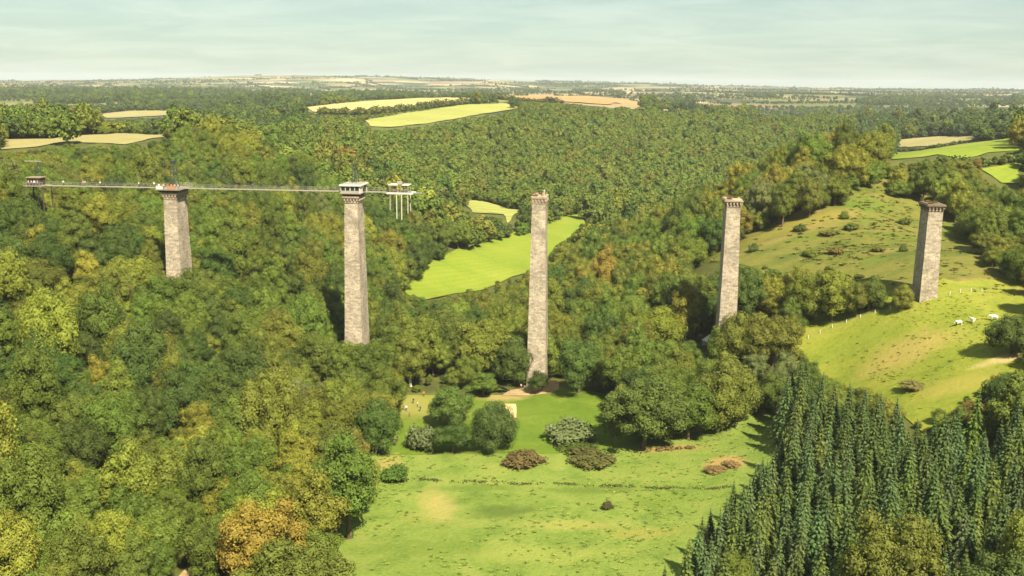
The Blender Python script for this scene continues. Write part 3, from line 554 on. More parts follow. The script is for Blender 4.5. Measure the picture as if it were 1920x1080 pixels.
px_tree(1505, 505, 612, 80, 'yellow green', 'yellow green tree beyond the fourth pillar at the end of the fence', 4)
px_tree(1605, 520, 596, 66, 'olive green', 'olive tree in the middle of the thicket above the fence', 0)
px_tree(963, 178, 204, 22, 'dark green', 'lone round tree between the brown and pale fields on the hilltop', 2)

# ------------------------------------------------------------------ the woods
def in_any(polys, x, y):
    r = np.zeros(np.shape(x), bool)
    for p in polys: r |= inside(p, x, y)
    return r
def grid_pts(y0, y1, s, uw=0.56, pad=40):
    ys = np.arange(y0, y1, s*0.9); X, Y = [], []
    for j, y in enumerate(ys):
        wdt = uw*y + pad; x = np.arange(-wdt, wdt, s) + (s/2 if j % 2 else 0); X.append(x); Y.append(np.full(len(x), y))
    X, Y = np.concatenate(X), np.concatenate(Y); return X + rng.uniform(-0.36, 0.36, len(X))*s, Y + rng.uniform(-0.36, 0.36, len(Y))*s
FLD = [np.asarray(p) for p in FIELD_XY]
def clear(X, Y, Z, rad, ht):
    """trees that keep off open ground and do not stand in front of what the photograph shows"""
    ok = np.ones(len(X), bool)
    for p in FLD: ok &= ~inside(p, X, Y)
    for k, q in enumerate(PIL): ok &= np.hypot(X-q[0], Y-q[1]) > 6.2
    for dx, dz in ((0, 0.97), (0.8, 0.72), (-0.8, 0.72), (0, 0.6), (0.55, 0.9), (-0.55, 0.9), (0, 0.8), (0, 0.4), (0, 0.2), (0.7, 0.4), (-0.7, 0.4), (0.9, 0.55), (-0.9, 0.55), (0.4, 0.3), (-0.4, 0.3)):
        a, b, _ = project(np.stack([X + dx*rad, Y, Z + dz*ht], 1))
        ok &= ~in_any(MASK_PX, a, b) & ~((Y < 330) & in_any(SPOT_PX, a, b))
        for k, pp in enumerate(PIL_PX): ok &= ~((Y < PIL[k][1] + 6) & inside(pp, a, b))
        ok &= ~((Y < 348) & in_any(THING_PX, a, b))
    return ok
PLANT = np.array([hit(*p)[:2] for p in ((1150,1130),(1292,985),(1382,890),(1460,800),(1492,778),(1580,800),(1700,850),(1830,870),(1915,880))] + [np.array([130, 150]), np.array([60, 112]), np.array([8, 118])])
X, Y = grid_pts(118, 620, 7.8); X2, Y2 = grid_pts(620, 1000, 8.0); X3, Y3 = grid_pts(1000, 1750, 9.2)
X, Y = np.concatenate([X, X2, X3]), np.concatenate([Y, Y2, Y3]); Z = H(X, Y)
base = np.where(Y < 620, 1.0, np.where(Y < 1000, 1.0, 1.02))
S = base*np.clip(np.exp(rng.normal(0, 0.22, len(X))), 0.6, 1.38); SZ = S*np.exp(rng.normal(0, 0.17, len(X)))
kd = rng.integers(0, NB, len(X))
# a scrubbier belt on the right bank between the last pillars
pxx, pyy, _ = project(np.stack([X, Y, Z+6], 1)); scrub = (Y < 345) & (X > 60) & (pxx > 1400) & (pyy < 640); S[scrub] *= 0.72; SZ[scrub] *= 0.66
ok = clear(X, Y, Z, 6.0*S, 14.2*SZ)
# retry the ones in the way as shorter trees, so that the edges are fringed with undergrowth
bad = ~ok; S[bad] *= 0.6; SZ[bad] *= 0.5; ok |= bad & clear(X, Y, Z, 6.0*S, 14.2*SZ)
bad = ~ok; S[bad] *= 0.5; SZ[bad] *= 0.4; ok |= bad & clear(X, Y, Z, 6.0*S, 14.2*SZ)
ok &= ~inside(PLANT, X, Y)
for t in TREES:
    ok &= np.hypot(X - t['x'], Y - t['y']) > 4.6*t['sx']
    a, b, dep = project(np.array([t['x'], t['y'], t['z'] + 8.2*t['sz']])); rr = 4.6*t['sx']*F/dep*0.9
    q, p, _ = project(np.stack([X, Y, Z + 9*SZ], 1)); ok &= ~((np.hypot(q-a, p-b) < rr) & (Y < t['y']))
# right plateau, beyond the ridge and far left are farmland: thin the woods to patches there
pxx, pyy, _ = project(np.stack([X, Y, Z], 1))
pat = np.sin(X*0.011+2)*np.sin(Y*0.009+1) + 0.6*np.sin(X*0.027-Y*0.02)
ok &= ~((Y > 1450) & (pat < 0.45)); ok &= ~((Y > 900) & (pxx < 640) & (pat < -0.55)); ok &= ~((Y > 1350) & (pxx > 1560) & (pat < -0.3))
X, Y, Z, S, SZ, kd = X[ok], Y[ok], Z[ok], S[ok], SZ[ok], kd[ok]
tn = tone_pick(X, Y, rng); pxx = pxx[ok]; dk = (Y > 850) & ((pxx < 600) | (pxx > 1600)) & (rng.random(len(X)) < 0.8); tn[dk] = np.where(rng.random(dk.sum()) < 0.6, 5, 7); hl = (Y > 720) & ~dk; tn[hl] = np.where(rng.random(hl.sum()) < 0.68, 0, 1)  # outer far woods darkened: cloud shade put into tree colour, plus dark conifer tone
# conifers, planted in rows
ca, sa = math.cos(0.5), math.sin(0.5); gx, gy = np.meshgrid(np.arange(-60, 260, 5.4), np.arange(-20, 330, 5.1)); gx, gy = gx.ravel(), gy.ravel()
cx_ = gx*ca - gy*sa + 130; cy_ = gx*sa + gy*ca + 60; cx_ = cx_ + rng.normal(0, 0.5, len(cx_)); cy_ = cy_ + rng.normal(0, 0.5, len(cy_))
k = inside(PLANT, cx_, cy_) & (cy_ > 114); cx_, cy_ = cx_[k], cy_[k]; cz_ = H(cx_, cy_); ch = rng.normal(0.86, 0.07, len(cx_))
def con_clear(a):
    r_ = np.ones(len(cx_), bool)
    for dx, dz in ((0, 1.0), (1.0, 0.65), (-1.0, 0.65)):
        q, p, _ = project(np.stack([cx_ + dx, cy_, cz_ + 20*a*dz], 1)); r_ &= ~in_any(MASK_PX, q, p)
    return r_
good = con_clear(ch); ch2 = np.where(good, ch, ch*0.72); good = con_clear(ch2); ch = ch2
for t in TREES: good &= np.hypot(cx_ - t['x'], cy_ - t['y']) > 4.3*t['sx']
# conifers that would hide the broadleaf trees photographed in front of them
q, p, _ = project(np.stack([cx_, cy_, cz_ + 18*ch], 1))
good &= ~((q < 1470) & (p < 815))      # none stands out on the meadow's tip
for t in TREES:
    a, b, dep = project(np.array([t['x'], t['y'], t['z'] + 8.5*t['sz']])); rr = 5.0*t['sx']*F/dep*0.75
    good &= ~((np.hypot(q-a, p-b) < rr) & (cy_ < t['y']))
a, b, _ = project(np.stack([cx_, cy_, cz_ + 12*ch], 1)); good &= (a > 1150) & (a < 2000) & (b < 1300)
CX = [(cx_[i], cy_[i], cz_[i], ch[i], rng.uniform(0, 6.28)) for i in np.flatnonzero(good)]

# choose the broadleaf trees that show largest
for i in range(len(X)):
    if Y[i] > 520: continue
    TREES.append(dict(x=X[i], y=Y[i], z=Z[i], sx=S[i], sz=SZ[i], kind=int(kd[i]), rot=rng.uniform(0, 6.28), tone=TN[tn[i]], label=None, placed=False, i=i))
claim = np.zeros((270, 480), bool); yy_, xx_ = np.mgrid[0:270, 0:480]
items = [('t', t) for t in TREES] + [('c', q) for q in CX]
items.sort(key=lambda e: e[1]['y'] if e[0] == 't' else e[1][1])
for kd_, t in items:
    if kd_ == 't':
        a, b, dep = project(np.array([t['x'], t['y'], t['z'] + 8.2*t['sz']])); rx, ry = KIND[t['kind']][2]*t['sx']*F/dep/4, 4.6*t['sz']*F/dep/4
    else:
        a, b, dep = project(np.array([t[0], t[1], t[2] + 12*t[3]])); rx, ry = 2.2*F/dep/4, 8*t[3]*F/dep/4
    a, b = a/4, b/4; i0, i1, j0, j1 = int(max(b-ry, 0)), int(min(b+ry+2, 270)), int(max(a-rx, 0)), int(min(a+rx+2, 480)); n = 0
    if i1 > i0 and j1 > j0:
        m = ((xx_[i0:i1, j0:j1]-a)/rx)**2 + ((yy_[i0:i1, j0:j1]-b)/ry)**2 < 1
        n = int((m & ~claim[i0:i1, j0:j1]).sum()); claim[i0:i1, j0:j1] |= m
    if kd_ == 't': t['vis'] = n
cand = sorted([t for t in TREES if not t['placed']], key=lambda t: -t['vis'])
NSINGLE = 300
single = [t for t in TREES if t['placed']] + cand[:NSINGLE - sum(t['placed'] for t in TREES)]
gone = {t['i'] for t in single if not t['placed']}
def tree_region(t):
    a, b, dep = project(np.array([t['x'], t['y'], t['z'] + 8]))
    if dep < 215 and a < 700: return 'at the lower left', 'wood at the lower left'
    if a < 250 and b < 520: return 'under the footbridge', 'wood under the footbridge'
    if a < 420 and b >= 520: return 'on the slope below the first pillar', 'slope below the first pillar'
    if a < 720 and b >= 520: return 'below the second pillar', 'slope between the first two pillars'
    if a < 720: return 'behind the first two pillars', 'hillside behind the first two pillars'
    if a < 1020: return 'between the second and middle pillar', 'trees between second and middle pillar'
    if a < 1380 and b > 480: return 'between the middle and fourth pillar', 'trees between middle and fourth pillar'
    if a < 1380: return 'on the valley side beyond the fourth pillar', 'valley side beyond the fourth pillar'
    if b > 690: return 'beside the conifers', 'broadleaf trees beside the conifers'
    if b > 450: return 'in the thicket beyond the fourth pillar', 'thicket between the last two pillars'
    return 'on the ridge above the open hillside', 'ridge above the open hillside'
SHAPE = ['rounded', 'tall domed', 'broad low', 'tapering', 'dense rounded', 'billowing', 'narrow upright', 'wide spreading']
def jit(cn, s=0.14): return tuple(float(v*np.exp(rng.normal(0, s))) for v in cn)
def single_tree(t):
    cm, tm, rad, ht = KIND[t['kind']]; e = empty('broadleaf_tree', (t['x'], t['y'], t['z']), t['rot']); e.scale = (t['sx'], t['sx'], t['sz'])
    col = jit(TONES[t['tone']], 0.045); b = math.exp(rng.normal(0, 0.12))
    cr = link('crown', cm, e); cr.color = (col[0]*b, col[1]*b, col[2]*b, 1); tk = link('trunk', tm, e); 
    if t['label'] and 'pale stemmed' in t['label']: tk.data = tm.copy(); tk.data.materials[0] = M['pale_bark']
    if t['label']: tag(e, t['label'], 'tree', 'broadleaf trees standing out one by one')
    else:
        reg, grp = tree_region(t); size = 'large ' if t['sx'] > 1.12 else ('small ' if t['sx'] < 0.88 else '')
        tag(e, '%s%s %s tree %s' % (size, SHAPE[t['kind']], t['tone'], reg), 'tree', grp); LOOK.append(e)
LOOK = []
for t in single: single_tree(t)
def con_region(a, b):
    d = 'front' if b > 1000 else ('middle' if b > 860 else 'back')
    if b < 820 and a < 1600: return 'at the peak of the plantation', 'conifers by the pasture'
    if b < 820: return 'along the pasture edge', 'conifers by the pasture'
    if a < 1420: return 'on the meadow edge, %s rows' % d, 'conifers by the meadow'
    if a > 1700: return 'near the right edge, %s rows' % d, 'conifers on the right'
    return 'inside the plantation, %s rows' % d, 'conifers in the middle'
for n_c, (x, y, z, s, ro) in enumerate(CX):
    e = empty('conifer_tree', (x, y, z), ro); e.scale = (s*rng.uniform(0.95, 1.2), s*rng.uniform(0.95, 1.2), s); e.rotation_euler = (rng.normal(0, 0.025), rng.normal(0, 0.025), ro); v = n_c % 4
    cr = link('crown', CON[v][0], e); tone = ['blue green', 'dark green', 'blue green', 'green'][int(rng.integers(0, 4))]
    cb = {'blue green': (0.078, 0.116, 0.036), 'dark green': (0.066, 0.098, 0.022), 'green': (0.094, 0.124, 0.025)}[tone]; cb = jit(cb, 0.05); cr.color = (*cb, 1)
    link('trunk', CON[v][1], e); a, b, _ = project(np.array([x, y, z + 14*s])); reg, grp = con_region(a, b)
    size = 'tall' if s > 0.90 else ('short' if s < 0.78 else 'medium')
    tag(e, '%s %s conifer %s' % (size, tone, reg), 'conifer', grp); LOOK.append(e)
ORD = ['leftmost', 'second from left', 'third from left', 'fourth from left', 'fifth from left', 'sixth from left', 'seventh from left', 'eighth from left', 'ninth from left', 'tenth from left', 'eleventh from left', 'twelfth from left', 'thirteenth from left', 'fourteenth from left', 'fifteenth from left']
sets = {}
for e in LOOK: sets.setdefault(e['label'], []).append(e)
for lb, es in sets.items():
    if len(es) == 1 or len(es) > 15: continue
    es.sort(key=lambda e: project(np.array(e.location))[0])
    for i, e in enumerate(es): e['label'] = '%s, %s' % (lb, 'rightmost' if i == len(es)-1 else ORD[i])

# the rest of the woods: one mass
keep = np.array([i for i in range(len(X)) if i not in gone], int)
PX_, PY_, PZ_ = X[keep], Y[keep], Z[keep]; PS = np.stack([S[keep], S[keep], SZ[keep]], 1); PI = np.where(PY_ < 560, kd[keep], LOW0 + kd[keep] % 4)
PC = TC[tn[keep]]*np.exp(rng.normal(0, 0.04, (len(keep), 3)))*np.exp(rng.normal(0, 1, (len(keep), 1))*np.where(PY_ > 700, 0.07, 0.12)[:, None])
def add_pts(x, y, s, idx_, colr, jitc=0.15):
    global PX_, PY_, PZ_, PS, PI, PC
    n = len(x)
    if not n: return
    PX_, PY_ = np.concatenate([PX_, x]), np.concatenate([PY_, y]); PZ_ = np.concatenate([PZ_, H(x, y)])
    sc_ = s*np.exp(rng.normal(0, 0.16, n)); PS = np.concatenate([PS, np.stack([sc_, sc_, sc_*np.exp(rng.normal(0, 0.1, n))], 1)])
    PI = np.concatenate([PI, idx_]); PC = np.concatenate([PC, np.asarray(colr)*np.exp(rng.normal(0, jitc, (n, 1)))])
def off_fields(x, y, m=0.0):
    r_ = np.ones(len(x), bool)
    for p in FLD: r_ &= ~inside(p, x, y)
    for dz in (2, 5, 8, 11, 14):
        a, b, _ = project(np.stack([x, y, H(x, y) + dz], 1)); r_ &= ~in_any(MASK_PX, a, b)
    return r_
# woods and hedgerows of the far countryside
fx, fy = grid_pts(1750, 3600, 17, 0.55, 60); pat = np.sin(fx*0.0071+2)*np.sin(fy*0.0052+1) + 0.7*np.sin(fx*0.013-fy*0.008)
k = ((pat > 1.1) | ((pat > 0.35) & (fx < -0.2*fy)) | ((pat > 0.5) & (fx > 0.33*fy))) & off_fields(fx, fy); add_pts(fx[k], fy[k], np.full(k.sum(), 1.1), LOW0 + rng.integers(0, 4, k.sum()), TC[rng.choice([0, 5, 5, 7], k.sum())])
hx, hy = [], []
for q in range(640):
    y0 = math.exp(rng.uniform(math.log(1300), math.log(9500))); x0 = rng.uniform(-0.56, 0.56)*y0; an = 0.4 + rng.choice([0, 1.57]) + rng.normal(0, 0.12); ln = rng.uniform(90, 320)*(1 + y0/6000)
    st = 6.0 + y0*0.0009; t = np.arange(0, ln, st) - ln/2; hx.append(x0 + t*math.cos(an) + rng.normal(0, 2, len(t))); hy.append(y0 + t*math.sin(an) + rng.normal(0, 2, len(t)))
hx, hy = np.concatenate(hx), np.concatenate(hy); k = off_fields(hx, hy); hx, hy = hx[k], hy[k]
add_pts(hx, hy, rng.uniform(0.30, 0.72, len(hx))*(1 + hy/16000), LOW0 + rng.integers(0, 4, len(hx)), TC[rng.choice([0, 5, 5, 7], len(hx))])
pm = bpy.data.meshes.new('woodland'); pm.vertices.add(len(PX_)); pm.vertices.foreach_set('co', np.stack([PX_, PY_, PZ_], 1).astype(np.float32).ravel())
def attr(nm, ty, dat, key='value'):
    a = pm.attributes.new(nm, ty, 'POINT'); a.data.foreach_set(key, np.asarray(dat).ravel())
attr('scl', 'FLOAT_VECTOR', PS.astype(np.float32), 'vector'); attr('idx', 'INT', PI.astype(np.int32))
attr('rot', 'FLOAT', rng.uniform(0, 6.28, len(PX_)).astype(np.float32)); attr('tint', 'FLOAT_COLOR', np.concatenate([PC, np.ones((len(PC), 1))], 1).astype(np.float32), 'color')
def scatter(name, me, source):
    o = link(name, me); gt = bpy.data.node_groups.new(name, 'GeometryNodeTree')
    gt.interface.new_socket('Geometry', in_out='INPUT', socket_type='NodeSocketGeometry'); gt.interface.new_socket('Geometry', in_out='OUTPUT', socket_type='NodeSocketGeometry')
    gi, go = N(gt, 'NodeGroupInput'), N(gt, 'NodeGroupOutput'); ip = N(gt, 'GeometryNodeInstanceOnPoints'); ci = N(gt, 'GeometryNodeCollectionInfo')
    ci.inputs[0].default_value = source; ci.inputs['Separate Children'].default_value = True; ci.inputs['Reset Children'].default_value = True
    m2p = N(gt, 'GeometryNodeMeshToPoints')
    def na(nm, ty): a = N(gt, 'GeometryNodeInputNamedAttribute', data_type=ty); a.inputs[0].default_value = nm; return a.outputs[0]
    cr = N(gt, 'ShaderNodeCombineXYZ'); l = gt.links.new
    l(gi.outputs[0], m2p.inputs['Mesh']); l(m2p.outputs[0], ip.inputs['Points']); l(ci.outputs[0], ip.inputs['Instance']); ip.inputs['Pick Instance'].default_value = True
    l(na('idx', 'INT'), ip.inputs['Instance Index']); l(na('rot', 'FLOAT'), cr.inputs[2]); l(cr.outputs[0], ip.inputs['Rotation']); l(na('scl', 'FLOAT_VECTOR'), ip.inputs['Scale']); l(ip.outputs[0], go.inputs[0])
    md = o.modifiers.new('scatter', 'NODES'); md.node_group = gt; return o
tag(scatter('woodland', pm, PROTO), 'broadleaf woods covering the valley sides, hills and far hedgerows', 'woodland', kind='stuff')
print('singles', len(single), 'conifers', len(CX), 'mass', len(PX_))

# ------------------------------------------------------------------ the five stone pillars
def pillar(k, label, proj, capmat, shaftmat, extra=None):
    x, y = PIL[k]; zt = PTOP[k]; zg = float(min(H(x + dx, y + dy)[0] for dx in (-4, 4) for dy in (-5, 5))) - 0.8
    e = empty('stone_pillar', (x, y, zg), RZ); tag(e, label, 'pillar', 'row of five granite viaduct pillars'); Hh = zt - zg
    W0, D0 = 4.15, 8.2; hs = Hh - 2.3; b = 0.035
    r = np.random.default_rng(k+5); m = MB(); lv = 14; rings = []
    for i in range(lv + 1):
        z = hs*i/lv; ww, dd = W0 + b*(Hh - z), D0 + b*(Hh - z)
        rings.append([m.bm.verts.new((sx*ww/2 + r.normal(0, .03), sy*dd/2 + r.normal(0, .03), z)) for sx, sy in ((-1,-1),(1,-1),(1,1),(-1,1))])
    for i in range(lv):
        for j in range(4): m.bm.faces.new((rings[i][j], rings[i][(j+1) % 4], rings[i+1][(j+1) % 4], rings[i+1][j]))
    m.bm.faces.new(rings[0][::-1]); m.bm.faces.new(rings[-1]); m.done('shaft', shaftmat, e)
    wt, dt = W0 + b*2.3, D0 + b*2.3
    m = MB(); m.box(0, 0, hs + 0.17, wt + 0.35, dt + 0.35, 0.34); m.done('string_course', capmat, e, 0.05)
    m = MB(); m.frust(hs + 0.34, hs + 1.35, wt + 0.02, dt + 0.02, wt + 0.02, dt + 0.02); m.done('neck', shaftmat, e)
    q = MB(); q.box(0, 0, 0, 0.42, 0.62*proj + 0.3, 0.62); cb = q.done('corbel', capmat, e, 0.06); me = cb.data; first = [cb]
    def put(px, py, rz):
        o = first.pop() if first else link('corbel', me, e)
        o.location = (px, py, hs + 1.02); o.rotation_euler = (0, 0, rz)
    n = 5
    for i in range(n):
        xx = (i/(n-1) - 0.5)*(wt - 0.2)
        for s in (-1, 1): put(xx, s*(dt/2 + 0.31*proj), 0)
    n = 8
    for i in range(n):
        yy = (i/(n-1) - 0.5)*(dt - 0.7)
        for s in (-1, 1): put(s*(wt/2 + 0.31*proj), yy, math.pi/2)
    m = MB(); m.frust(hs + 1.35, hs + 1.62, wt + 1.25*proj, dt + 1.25*proj, wt + 1.6*proj, dt + 1.6*proj); m.box(0, 0, hs + 1.62 + 0.2, wt + 1.75*proj, dt + 1.75*proj, 0.39); m.done('cornice', capmat, e, 0.04)
    m = MB(); m.frust(hs + 2.015, Hh, wt + 1.3*proj, dt + 1.3*proj, wt + 1.1*proj, dt + 1.1*proj)
    vt = [v for v in m.bm.verts]; m.done('cap', capmat, e, 0.05)
    if k == 2:
        m = MB(); m.box(1.2, -1.0, Hh + 0.5, 0.7, 0.7, 1.0); m.box(-1.1, 2.2, Hh + 0.25, 0.9, 0.8, 0.5); m.done('loose_masonry', capmat, e, 0.08)
        m = MB(); m.bar((1.6, -3.2, Hh - 0.1), (1.6, -3.2, Hh + 2.2), 0.09); m.bar((1.1, -3.2, Hh + 1.7), (2.1, -3.2, Hh + 1.7), 0.06); m.done('marker_post', M['white'], e)
    if k in (2, 3, 4):
        for j, (ax, ay, cc) in enumerate(((-1.2, -2.6, (0.16, 0.08, 0.03)), (1.0, 1.5, (0.10, 0.09, 0.02)), (-0.6, 3.2, (0.15, 0.10, 0.03)))):
            o = link('weed_tuft', BUSH[j], e, (ax, ay, Hh - 0.1)); o.scale = (0.36, 0.45, 0.18); o.color = (*cc, 1)
    return e, Hh, zg
pillar(0, 'granite pillar carrying the open viewing platform at the left', 0.75, M['capstone'], M['stone'])
pillar(1, 'granite pillar carrying the white roofed cabin', 0.75, M['capstone'], M['stone'])
pillar(2, 'tallest granite pillar in the middle with ragged bare top', 0.45, M['capstone'], M['stone'])
pillar(3, 'granite pillar rising from trees before the open hillside', 0.85, M['capstone'], M['stone'])
pillar(4, 'short granite pillar with dark weathered cap standing on the hillside', 0.85, M['capstone_dark'], M['stone'])

# ------------------------------------------------------------------ people (tiny figures: one continuous body each)
M['skin'] = flat('skin', (0.48, 0.27, 0.17), 0.6, 0, 0.05); M['hair'] = flat('hair', (0.05, 0.03, 0.02), 0.7, 0, 0.1)
M['trousers'] = flat('trousers', (0.05, 0.055, 0.08), 0.9, 0, 0.1)
def cloth_mat():
    m, t, b = new_mat('shirt'); o = N(t, 'ShaderNodeObjectInfo'); t.links.new(o.outputs['Color'], b.inputs['Base Color']); return m
M['shirt'] = cloth_mat()
def skin_mesh(name, verts, edges, rad, sub=1):
    me = bpy.data.meshes.new(name); me.from_pydata(verts, edges, []); o = bpy.data.objects.new(name, me); COL.objects.link(o)
    o.modifiers.new('s', 'SKIN').use_smooth_shade = True
    if not me.skin_vertices: 
        bpy.context.view_layer.objects.active = o; o.select_set(True); bpy.ops.mesh.customdata_skin_add()
    for i, q in enumerate(rad):
        me.skin_vertices[0].data[i].radius = q if isinstance(q, tuple) else (q, q); me.skin_vertices[0].data[i].use_root = (i == 0)
    o.modifiers.new('d', 'SUBSURF').levels = sub; o.modifiers['d'].render_levels = sub
    dg = bpy.context.evaluated_depsgraph_get(); out_ = bpy.data.meshes.new_from_object(o.evaluated_get(dg)); out_.name = name
    bpy.data.objects.remove(o); return out_
def person_mesh(pose):
    st = 0.16 if pose == 'walk' else 0.02
    arm = {'stand': ((0.24, 0.0, 1.15), (0.25, 0.06, 0.88)), 'walk': ((0.24, -0.12, 1.17), (0.25, 0.02, 0.93)), 'lean': ((0.25, 0.16, 1.18), (0.20, 0.40, 1.10))}[pose]
    v = [(0, 0, 0.95), (0, 0, 1.18), (0, 0.0, 1.42), (0, 0.01, 1.54), (0, 0.03, 1.63), (0, 0.02, 1.74)]; e = [(0,1),(1,2),(2,3),(3,4),(4,5)]; r = [(0.17, 0.12), (0.155, 0.11), (0.16, 0.11), 0.06, (0.085, 0.10), (0.07, 0.08)]
    for s in (-1, 1):
        i = len(v); a, b = arm; f = s*st if pose == 'walk' else 0
        v += [(s*0.19, 0, 1.43), (s*a[0], a[1]*(s if pose == 'walk' else 1), a[2]), (s*b[0], b[1], b[2]), (s*b[0], b[1]+0.02, b[2]-0.12)]; e += [(2, i), (i, i+1), (i+1, i+2), (i+2, i+3)]; r += [0.07, 0.052, 0.04, 0.035]
        i = len(v); v += [(s*0.095, 0, 0.86), (s*0.10, f*0.8 + 0.03, 0.48), (s*0.10, f*1.6, 0.08), (s*0.11, f*1.6 + 0.14, 0.035)]; e += [(0, i), (i, i+1), (i+1, i+2), (i+2, i+3)]; r += [0.10, 0.065, 0.045, 0.035]
    me = skin_mesh('person', v, e, r)
    for m in ('shirt', 'trousers', 'skin', 'hair'): me.materials.append(M[m])
    for p in me.polygons:
        cz, cx = p.center.z, abs(p.center.x)
        p.material_index = 3 if (cz > 1.70 or (cz > 1.6 and p.center.y < 0.0)) else 2 if cz > 1.50 or (cx > 0.18 and cz < 1.12) else 0 if cz > 0.97 else 1
    return me
PM = [person_mesh(p) for p in ('stand', 'walk', 'lean')]
SHIRTS = {'white': (0.75, 0.72, 0.66), 'red': (0.50, 0.06, 0.04), 'pink': (0.62, 0.30, 0.26), 'dark blue': (0.03, 0.05, 0.14), 'black': (0.02, 0.02, 0.025), 'orange': (0.60, 0.20, 0.05), 'pale blue': (0.35, 0.45, 0.60)}
def person(loc, col, pose, rz, label, grp):
    o = link('person', PM[pose], None, loc); o.rotation_euler = (0, 0, rz); o.color = (*SHIRTS[col], 1); o.scale = (1.05, 1.05, 1.02); tag(o, label, 'person', grp); return o

M['cream'] = flat('cream_paint', (0.42, 0.39, 0.30), 0.6, 0, 0.1)
# ------------------------------------------------------------------ footbridge, platforms, cabin
def along(k, s, off=0.0, z=0.0):     # point s metres along the row from pillar k, off metres behind the line
    p = PIL[k] + LINE*s; n = np.array([-LINE[1], LINE[0]]); p = p + n*off; return Vector((p[0], p[1], z))
ZD = 62.15
def span(s0, s1, k, label, wd=1.5, sag=0.0, name='footbridge', zd=ZD, cables=True):
    e = empty(name, along(k, s0, 0, zd), RZ); Ln = s1 - s0; tag(e, label, 'footbridge')
    m = MB(); n = 16
    for i in range(n):
        x0, x1 = Ln*i/n, Ln*(i+1)/n; m.box((x0+x1)/2, 0, -0.09, x1-x0-0.02, wd, 0.16)
    m.done('deck', M['deck'], e)
    for sy in (-1, 1):
        m = MB(); m.box(Ln/2, sy*(wd/2 + 0.09), -0.10, Ln, 0.12, 0.24); m.done('girder', M['steel'], e)
        m = MB(); yy = sy*(wd/2 + 0.06)
        for i in range(int(Ln/2.2) + 1): m.bar((min(i*2.2, Ln), yy, 0), (min(i*2.2, Ln), yy, 1.12), 0.025, 5)
        for z in (0.6, 1.14): m.bar((0, yy, z), (Ln, yy, z), 0.02, 5)
        m.done('railing', M['steel'], e)
        if cables:
            m = MB(); n = 20; pts = []
            for i in range(n+1):
                t = i/n; pts.append((Ln*t, sy*(wd/2 + 0.3), 8.0*(2*t-1)**2 + 1.35))
            for i in range(n): m.bar(pts[i], pts[i+1], 0.045, 5)
            for p in pts[1:-1]: m.bar(p, (p[0], p[1], 0), 0.018, 4)
            m.done('suspension_cable', M['dark_steel'], e)
    return e
span(-44, -3.3, 0, 'slender railed footbridge from the left bank to the first pillar')
span(3.3, 60.3 - 3.4, 0, 'slender railed footbridge between the two left pillars')
def pylon(loc, label, hgt=8.6, rz=RZ):
    e = empty('cable_pylon', loc, rz); tag(e, label, 'pylon')
    for sy in (-1, 1):
        for sx in (-1, 1):
            m = MB(); m.bar((sx*0.9, sy*1.6, 0), (sx*0.28, sy*1.25, hgt), 0.14, 6, 0.10); m.done('leg', M['dark_steel'], e)
        m = MB()
        for i in range(6):
            z0, z1 = hgt*i/6, hgt*(i+1)/6; a0 = 0.9 - 0.62*i/6; a1 = 0.9 - 0.62*(i+1)/6; y0 = 1.6 - 0.35*i/6; y1 = 1.6 - 0.35*(i+1)/6
            m.bar((-a0, sy*y0, z0), (a1, sy*y1, z1), 0.06, 5); m.bar((a0, sy*y0, z0), (-a1, sy*y1, z1), 0.06, 5)
        m.done('bracing', M['dark_steel'], e)
    m = MB(); m.box(0, 0, hgt, 0.7, 3.3, 0.35); m.box(0, 0, hgt*0.55, 0.5, 2.9, 0.2); m.done('crossbeam', M['dark_steel'], e)
    return e
pylon(along(0, 0, 0, ZD + 0.02), 'dark lattice cable pylon on the leftmost pillar')
pylon(along(1, 0, 2.0, ZD + 0.02), 'dark lattice cable pylon behind the white cabin roof')
# open platform on the first pillar
e = empty('viewing_platform', along(0, 0, 0, 61.0), RZ); tag(e, 'railed viewing platform crowded with people on the leftmost pillar', 'platform')
m = MB(); m.box(0, 0, 0.95, 8.2, 11.6, 0.3); m.done('floor', M['deck'], e)
m = MB(); m.frust(0.05, 0.8, 5.4, 9.6, 7.6, 11.0); m.done('bracket', M['dark_timber'], e, 0.03)
for nm, a in (('railing', ((-4, -5.7), (4, -5.7))), ('railing', ((-4, 5.7), (4, 5.7))), ('railing', ((4, -5.7), (4, -1.0))), ('railing', ((4, 1.0), (4, 5.7))), ('railing', ((-4, -5.7), (-4, -1.0))), ('railing', ((-4, 1.0), (-4, 5.7)))):
    m = MB(); (x0, y0), (x1, y1) = a; n = max(2, int(math.hypot(x1-x0, y1-y0)/1.3))
    for i in range(n+1): t = i/n; m.bar((x0+(x1-x0)*t, y0+(y1-y0)*t, 1.1), (x0+(x1-x0)*t, y0+(y1-y0)*t, 2.3), 0.04, 5)
    for z in (1.5, 1.9, 2.3): m.bar((x0, y0, z), (x1, y1, z), 0.035, 5)
    m.done(nm, M['steel'], e)
m = MB(); m.box(-2.6, -5.78, 1.65, 2.2, 0.05, 1.0); m.done('banner', M['white'], e)
m = MB(); m.box(1.3, -5.78, 1.65, 2.6, 0.05, 1.0); m.done('banner', M['orange'], e)
for i, (s, o, cc, po) in enumerate(((-3.2, -4.8, 'white', 0), (-1.6, -4.9, 'pink', 2), (-0.2, -4.9, 'red', 0), (0.9, -4.6, 'orange', 1), (2.2, -4.9, 'pink', 2), (3.3, -4.7, 'white', 0))):
    person(along(0, s, o, 62.1), cc, po, RZ + math.pi + i, ['person in white at the left rail of the viewing platform', 'person in pink leaning on the viewing platform rail, left of middle', 'person in red standing at the viewing platform rail', 'person in orange walking on the viewing platform', 'person in pink leaning on the viewing platform rail, right of middle', 'person in white at the right rail of the viewing platform'][i], 'people on the viewing platform')
